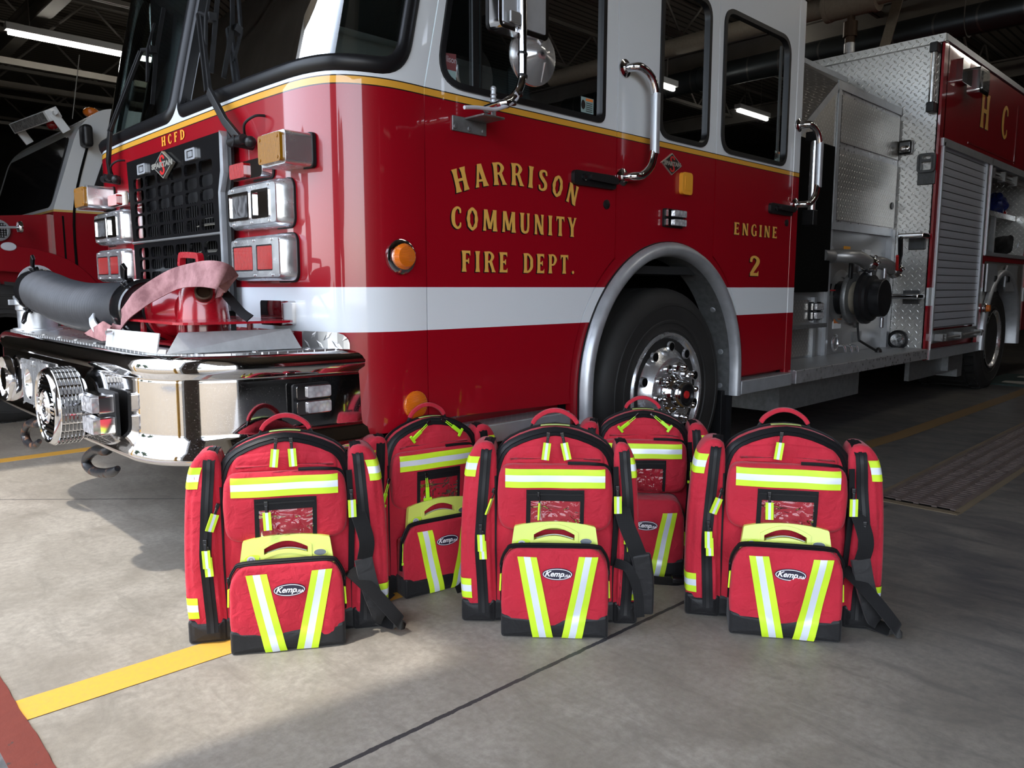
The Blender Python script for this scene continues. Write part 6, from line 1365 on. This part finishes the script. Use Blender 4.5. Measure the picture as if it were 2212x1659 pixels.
    # front pocket
    if aed:
        fp = Cush(rpoly([(-.160,.004),(.160,.004),(.168,.10),(.164,pt-.05),(.135,pt),(-.135,pt),(-.164,pt-.05),(-.168,.10)], [.02,.02,.02,.03,.04,.04,.03,.02], 5), 0.0, .034, .014, .012, .004, seed+4)
        fpo = fp.mesh('front_pocket', RC, t); Cush(rrect(-.163, .163, .004, pt-.055, .02), .03, .13, .008, 0, .001, seed+5).mesh('pocket_gusset', RC, fpo)
    else:
        fp = Cush(rpoly([(-.160,.004),(.160,.004),(.168,.10),(.166,.25),(.14,.312),(-.14,.312),(-.166,.25),(-.168,.10)], [.02,.02,.02,.03,.04,.04,.03,.02], 5), 0.0, .14, .022, .010, .004, seed+4); fpo = fp.mesh('front_pocket', RC, t)
    bc = Cush(rrect(-.168, .168, 0, .077, .012), -.003, .142, .012, .009, .0015, seed+6); bpo = bc.mesh('pocket_base', 'black_vinyl', fpo)
    cmx = lambda x_, z_: min(fp.fy(x_, z_), bc.fy(x_, max(.004, min(.073, z_)))) if z_ < .085 else fp.fy(x_, z_)
    class D: 
        fy = staticmethod(cmx); drape = Cush.drape
    dd = D(); 
    for P in ([(-.116,pt-.024),(-.056,pt-.024),(-.004,.003),(-.068,.003)], [(.074,pt-.022),(.134,pt-.022),(.086,.003),(.022,.003)]): dd.__class__.drape(dd, P, 'reflective_strip', LT, fpo, lift=.002, n=30)
    logo(fp, .008, pt-.075, fpo)
    zz = smooth_path([V(-.168, .055, .10), V(-.168, .04, .20), V(-.166, .026, pt-.045), V(-.150, .020, pt-.010), V(-.125, .020, pt+.004), V(0, .020, pt+.006), V(.125, .020, pt+.004), V(.150, .020, pt-.010), V(.166, .026, pt-.045), V(.168, .04, .20), V(.168, .055, .10)], 5)
    zipper(zz, 'front_zipper', fpo, .020, [V(p.x*1.1, -.05, max(.0, p.z-.2)+.001).normalized() for p in zz])
    pull(-.172, .036, .225, fpo, kind if kind != 'none' else 'tape', .05, 1.2); pull(.172, .04, .205, fpo, 'tape', -.05, -1.2)
    # side pouches
    for s in (-1, 1):
        kx = (lambda x_: .186+(x_-.186)*(pr if s > 0 else 1.0)); pc = Cush(spline2([(s*kx(x_), z_) for x_, z_ in [(.186,.02),(.25,.012),(.292,.02),(.306,.12),(.306,.28),(.296,.45),(.282,.54),(.255,.588),(.224,.600),(.198,.590),(.188,.55),(.186,.45),(.186,.25)]][::s], 4), .122, .25, .020, .018, .005, seed+8+s)
        po = pc.mesh('side_pouch', RC, t)
        pb = Cush(rrect(min(s*.19, s*kx(.304)), max(s*.19, s*kx(.304)), 0, .078, .014), .117, .255, .012, .012, .001, seed+12+s); pb.mesh('pouch_base', 'black_vinyl', po)
        zx = lambda z: s*(.218+.022*min(1, (.597-z)/.3)-.012*max(0, (.25-z)/.25))
        zpth = [V(s*.210, .20, .602), V(s*.212, .165, .600), V(s*.215, .138, .588)] + [V(zx(z), min(pc.fy(zx(z), z), pb.fy(zx(z), max(z, .01)) if z < .08 else 9)-.002, z) for z in [.57-.028*k for k in range(20)] if z > .02]
        ups = [V(0, -.1, 1), V(0, -.5, .8), V(0, -.9, .4)] + [V(0, -1, 0)]*(len(zpth)-3); zipper(zpth, 'pouch_zipper', po, .034, ups)
        for z0, z1 in ((.49, .555), (.085, .15)):
            xo = lambda z: s*max([.2]+[abs(a_[0]+(b_[0]-a_[0])*(z-a_[1])/(b_[1]-a_[1])) for a_, b_ in zip(pc.poly, pc.poly[1:]+pc.poly[:1]) if (a_[1] <= z) != (b_[1] <= z)])
            b = MB()
            for c in range(3):
                a, e = z0+(z1-z0)*c/3, z0+(z1-z0)*(c+1)/3; b.cur = (0, 1, 0)[c]
                b.grid(lambda u, v: (lambda z: (lambda x_: (x_, (max(pc.yf-.02, pc.fy(x_, z)-.002)) if u > .2 else (.148 if u > .05 else .205), z))(xo(z)-s*(.044*max(0, u-.12))+s*.0022))(a+(e-a)*v), 8, 2)
            b.build('reflective_patch', ['lime_tape', 'silver_tape'], po, angle=180)
        zz_ = .33 if s < 0 else .36
        if kind != 'rubber' or s < 0:
            pull(zx(zz_), pc.fy(zx(zz_), zz_)-.006, zz_, po, 'tape', .04*s, 0); pull(zx(zz_)+.004, pc.fy(zx(zz_), zz_-.03)-.001, zz_-.022, po, 'tape', -.05, 0, .06)
        # flat piping where pouch and main part meet
        MB().tube([V(s*.196, .128, .07+.06*k) for k in range(8)], 0, flat=(.016, .004), up=(0, -1, 0)).build('seam_piping', 'zip_tape', po, False)
    # pulls along the main zip
    y1 = body.fy(0, .60)-.02
    if kind == 'rubber':
        pull(-.03, .10, .640, bd, 'rubber', .9, .3); pull(.03, .10, .640, bd, 'rubber', -.9, .3)
    else:
        pull(-.022, .098, .632, bd, 'tape', .12); 
        if seed != 3: pull(.022, .098, .632, bd, 'tape', -.22 if seed == 2 else -.05)
    pull(-.199, .10, .44 if seed != 2 else .45, bd, 'tape' if kind != 'rubber' else 'rubber', .35, .3 if seed != 2 else 1.3); pull(.196, .085, .465, bd, 'tape' if kind != 'rubber' else 'rubber', -.02, .1)
    MB().tube([V(.191, .098, .53), V(.193, .092, .46), V(.196, .10, .38), V(.190, .118, .2)], 0, flat=(.018, .004), up=(.3, -1, 0)).build('side_zip', 'zip_tape', bd, False)
    # shoulder strap hanging at the viewer's right
    def web(pts, w=.038, up=(0, -1, .1), nm='shoulder_strap', m='black_webbing'):
        q = smooth_path([V(*p) for p in pts], 6); return MB().tube(q, 0, flat=(w, .0035), up=up).build(nm, m, t, angle=60)
    if strap == 1:
        web([(.205, .11, .42), (.226, .085, .36), (.240, .075, .30), (.232, .08, .245)], .048, (.25, -1, 0))
        pd = MB(); pd.tube(smooth_path([V(.228, .085, .245), V(.245, .075, .16), (.275, .075, .07), V(.285, .08, .055)], 5), 0, flat=(.055, .018), up=(.1, -1, .1)); pd.build('strap_pad', 'black_vinyl', t, bevel=.008, seg=3)
        web([(.185, .10, .205), (.215, .07, .185), (.265, .045, .135), (.315, .03, .075), (.338, .04, .04), (.325, .08, .022), (.27, .12, .03)], .042, (.25, -.8, .55))
    elif strap == 2:
        web([(.205, .11, .44), (.222, .085, .36), (.250, .07, .29), (.268, .07, .245)], .05, (.1, -1, 0))
        MB().tube(smooth_path([V(.272, .075, .255), V(.285, .075, .17), V(.285, .075, .055)], 5), 0, flat=(.062, .02), up=(.0, -1, .0)).build('strap_pad', 'black_vinyl', t, bevel=.008, seg=3)
        web([(.195, .10, .215), (.235, .07, .205), (.262, .06, .14), (.272, .06, .05)], .030, (.1, -1, .2))
    elif strap == 3:
        web([(.19, -.05, .235), (.13, -.06, .205), (.105, -.065, .13), (.085, -.07, .10)], .030, (0, -1, .1))
        MB().tube(smooth_path([V(.12, -.05, .17), V(.095, -.05, .13), V(.105, -.055, .075)], 5), 0, flat=(.055, .016), up=(0, -1, 0)).build('strap_pad', 'black_vinyl', t, bevel=.006)
        web([(.115, -.075, .105), (.085, -.08, .06), (.05, -.085, .015), (.02, -.09, .003)], .05, (0, -1, .25)); web([(-.21, .06, .03), (-.24, .05, .02), (-.28, .08, .015), (-.31, .12, .02)], .05, (0, -.6, .8))
    else:
        web([(-.06, -.03, .014), (.02, -.055, .010), (.10, -.065, .008), (.15, -.06, .014), (.21, -.03, .02)], .04, (0, -.5, .85))
        MB().box((.135, -.063, .018), (.05, .04, .022)).build('strap_buckle', 'black_gloss', t, False, bevel=.004)
    if aed: defib(x, y, deg, zs, seed, xs, ys)
    return t
AEDL = {1: 'lime green defibrillator in the front pocket of the sunlit backpack before the bumper', 2: 'lime green defibrillator in the front pocket of the middle front backpack', 3: 'lime green defibrillator in the front pocket of the backpack beside the floor drain', 4: 'lime green defibrillator in the rear backpack beneath the orange reflector'}
def defib(x, y, deg, zs, seed, xs=1.0, ys=1.0):
    t = thing('defibrillator', AEDL[seed], 'defibrillator', (x, y, 0), math.radians(deg), 'defibrillators in the backpacks', world=False); t.scale = (xs, ys, zs)
    dz = {1: -.006, 2: .006, 3: .0, 4: -.004}[seed]
    P = lambda u, v, d: (u, .050+.16*(v-.25)-d, v+dz)
    out = [(-.140,.252),(.140,.252),(.128,.336)] + [(.118-.236*k/12, .340+.012*math.sin(PI*k/12)) for k in range(1, 12)] + [(-.128,.336)]
    hole = [(-.068,.292)] + [(-.068+.132*k/14, .300+.035*math.sin(PI*(.12+.76*k/14))) for k in range(15)] + [(.064,.292)] + [(.064-.132*k/14, .292+.014*math.sin(PI*k/14)) for k in range(1, 14)]
    o = MB().prism(rpoly(out, .004, 2), P, -.03, .0, [hole]).build('casing', 'lime_plastic', t, bevel=.006, seg=3, angle=30)
    MB().prism(inset(hole, -.010), P, -.002, .003, [inset(hole, .002)]).build('handle_rim', 'lime_plastic', o, bevel=.0015)
    k = MB(); k.sheet([(-.058+.116*i/12, .297+.013*math.sin(PI*i/12)) for i in range(13)]+[(.058-.116*i/12, .2945+.013*math.sin(PI*(1-i/12))) for i in range(13)], P, -.012); k.build('handle_groove', 'pale_grey', o, False)
    el = lambda cx, cz, a, c: [(cx+a*math.cos(q), cz+c*math.sin(q)) for q in [2*PI*i/24 for i in range(24)]]
    MB().prism(el(-.096, .283, .027, .013), P, 0, .002).build('power_panel', 'lime_tape', o, False); MB().prism(el(-.104, .283, .012, .010), P, .002, .004).build('power_button', 'pale_grey', o, bevel=.001)
    k = MB(); k.sheet(el(-.104, .283, .0065, .0055), P, .0044, [el(-.104, .283, .0045, .0038)]); k.sheet([(-.080, .279), (-.073, .279), (-.073, .288), (-.080, .288)], P, .0024); k.build('power_mark', 'grey_button', o, False)
    MB().prism(el(.098, .292, .022, .0115), P, 0, .003).build('status_rim', 'lime_plastic', o, bevel=.001); MB().prism(el(.098, .292, .018, .009), P, .002, .004).build('status_window', 'grey_button', o, False)
    if seed != 4: type_('LIFT TO OPEN', P, .0, .274, .007, 'casing_lettering', o, 'grey_button', depth=.0008, rot=PI, bold=.0001)
backpack(1.062, 2.047, -32, 'sunlit red backpack standing on the yellow floor line before the chrome bumper', seed=1, strap=1, pt=.270, ys=.85)
backpack(1.697, 1.541, -47, 'red backpack in the middle of the front row, its document pull turned edgewise', seed=2, strap=2, pt=.288, ys=.9, pr=.72)
backpack(2.207, 1.033, -56.5, 'red backpack ending the front row beside the floor drain, one tag at its top', seed=3, strap=1)
backpack(1.70, 2.08, -10, 'red backpack behind the front row, below the orange reflector', kind='rubber', zs=.962, seed=4, strap=3, pt=.27, xs=.96, ys=.58)
backpack(2.322, 1.655, -50, 'red backpack without a defibrillator, before the front wheel', kind='rubber', aed=False, zs=.95, seed=5, strap=4, xs=.91)
parked()
for p in ((-15, -9), (-16, -4.5), (-17, 17), (-16, 22)): tree(p[0], p[1], 5.5, 'leafy tree added across the road to darken reflections')
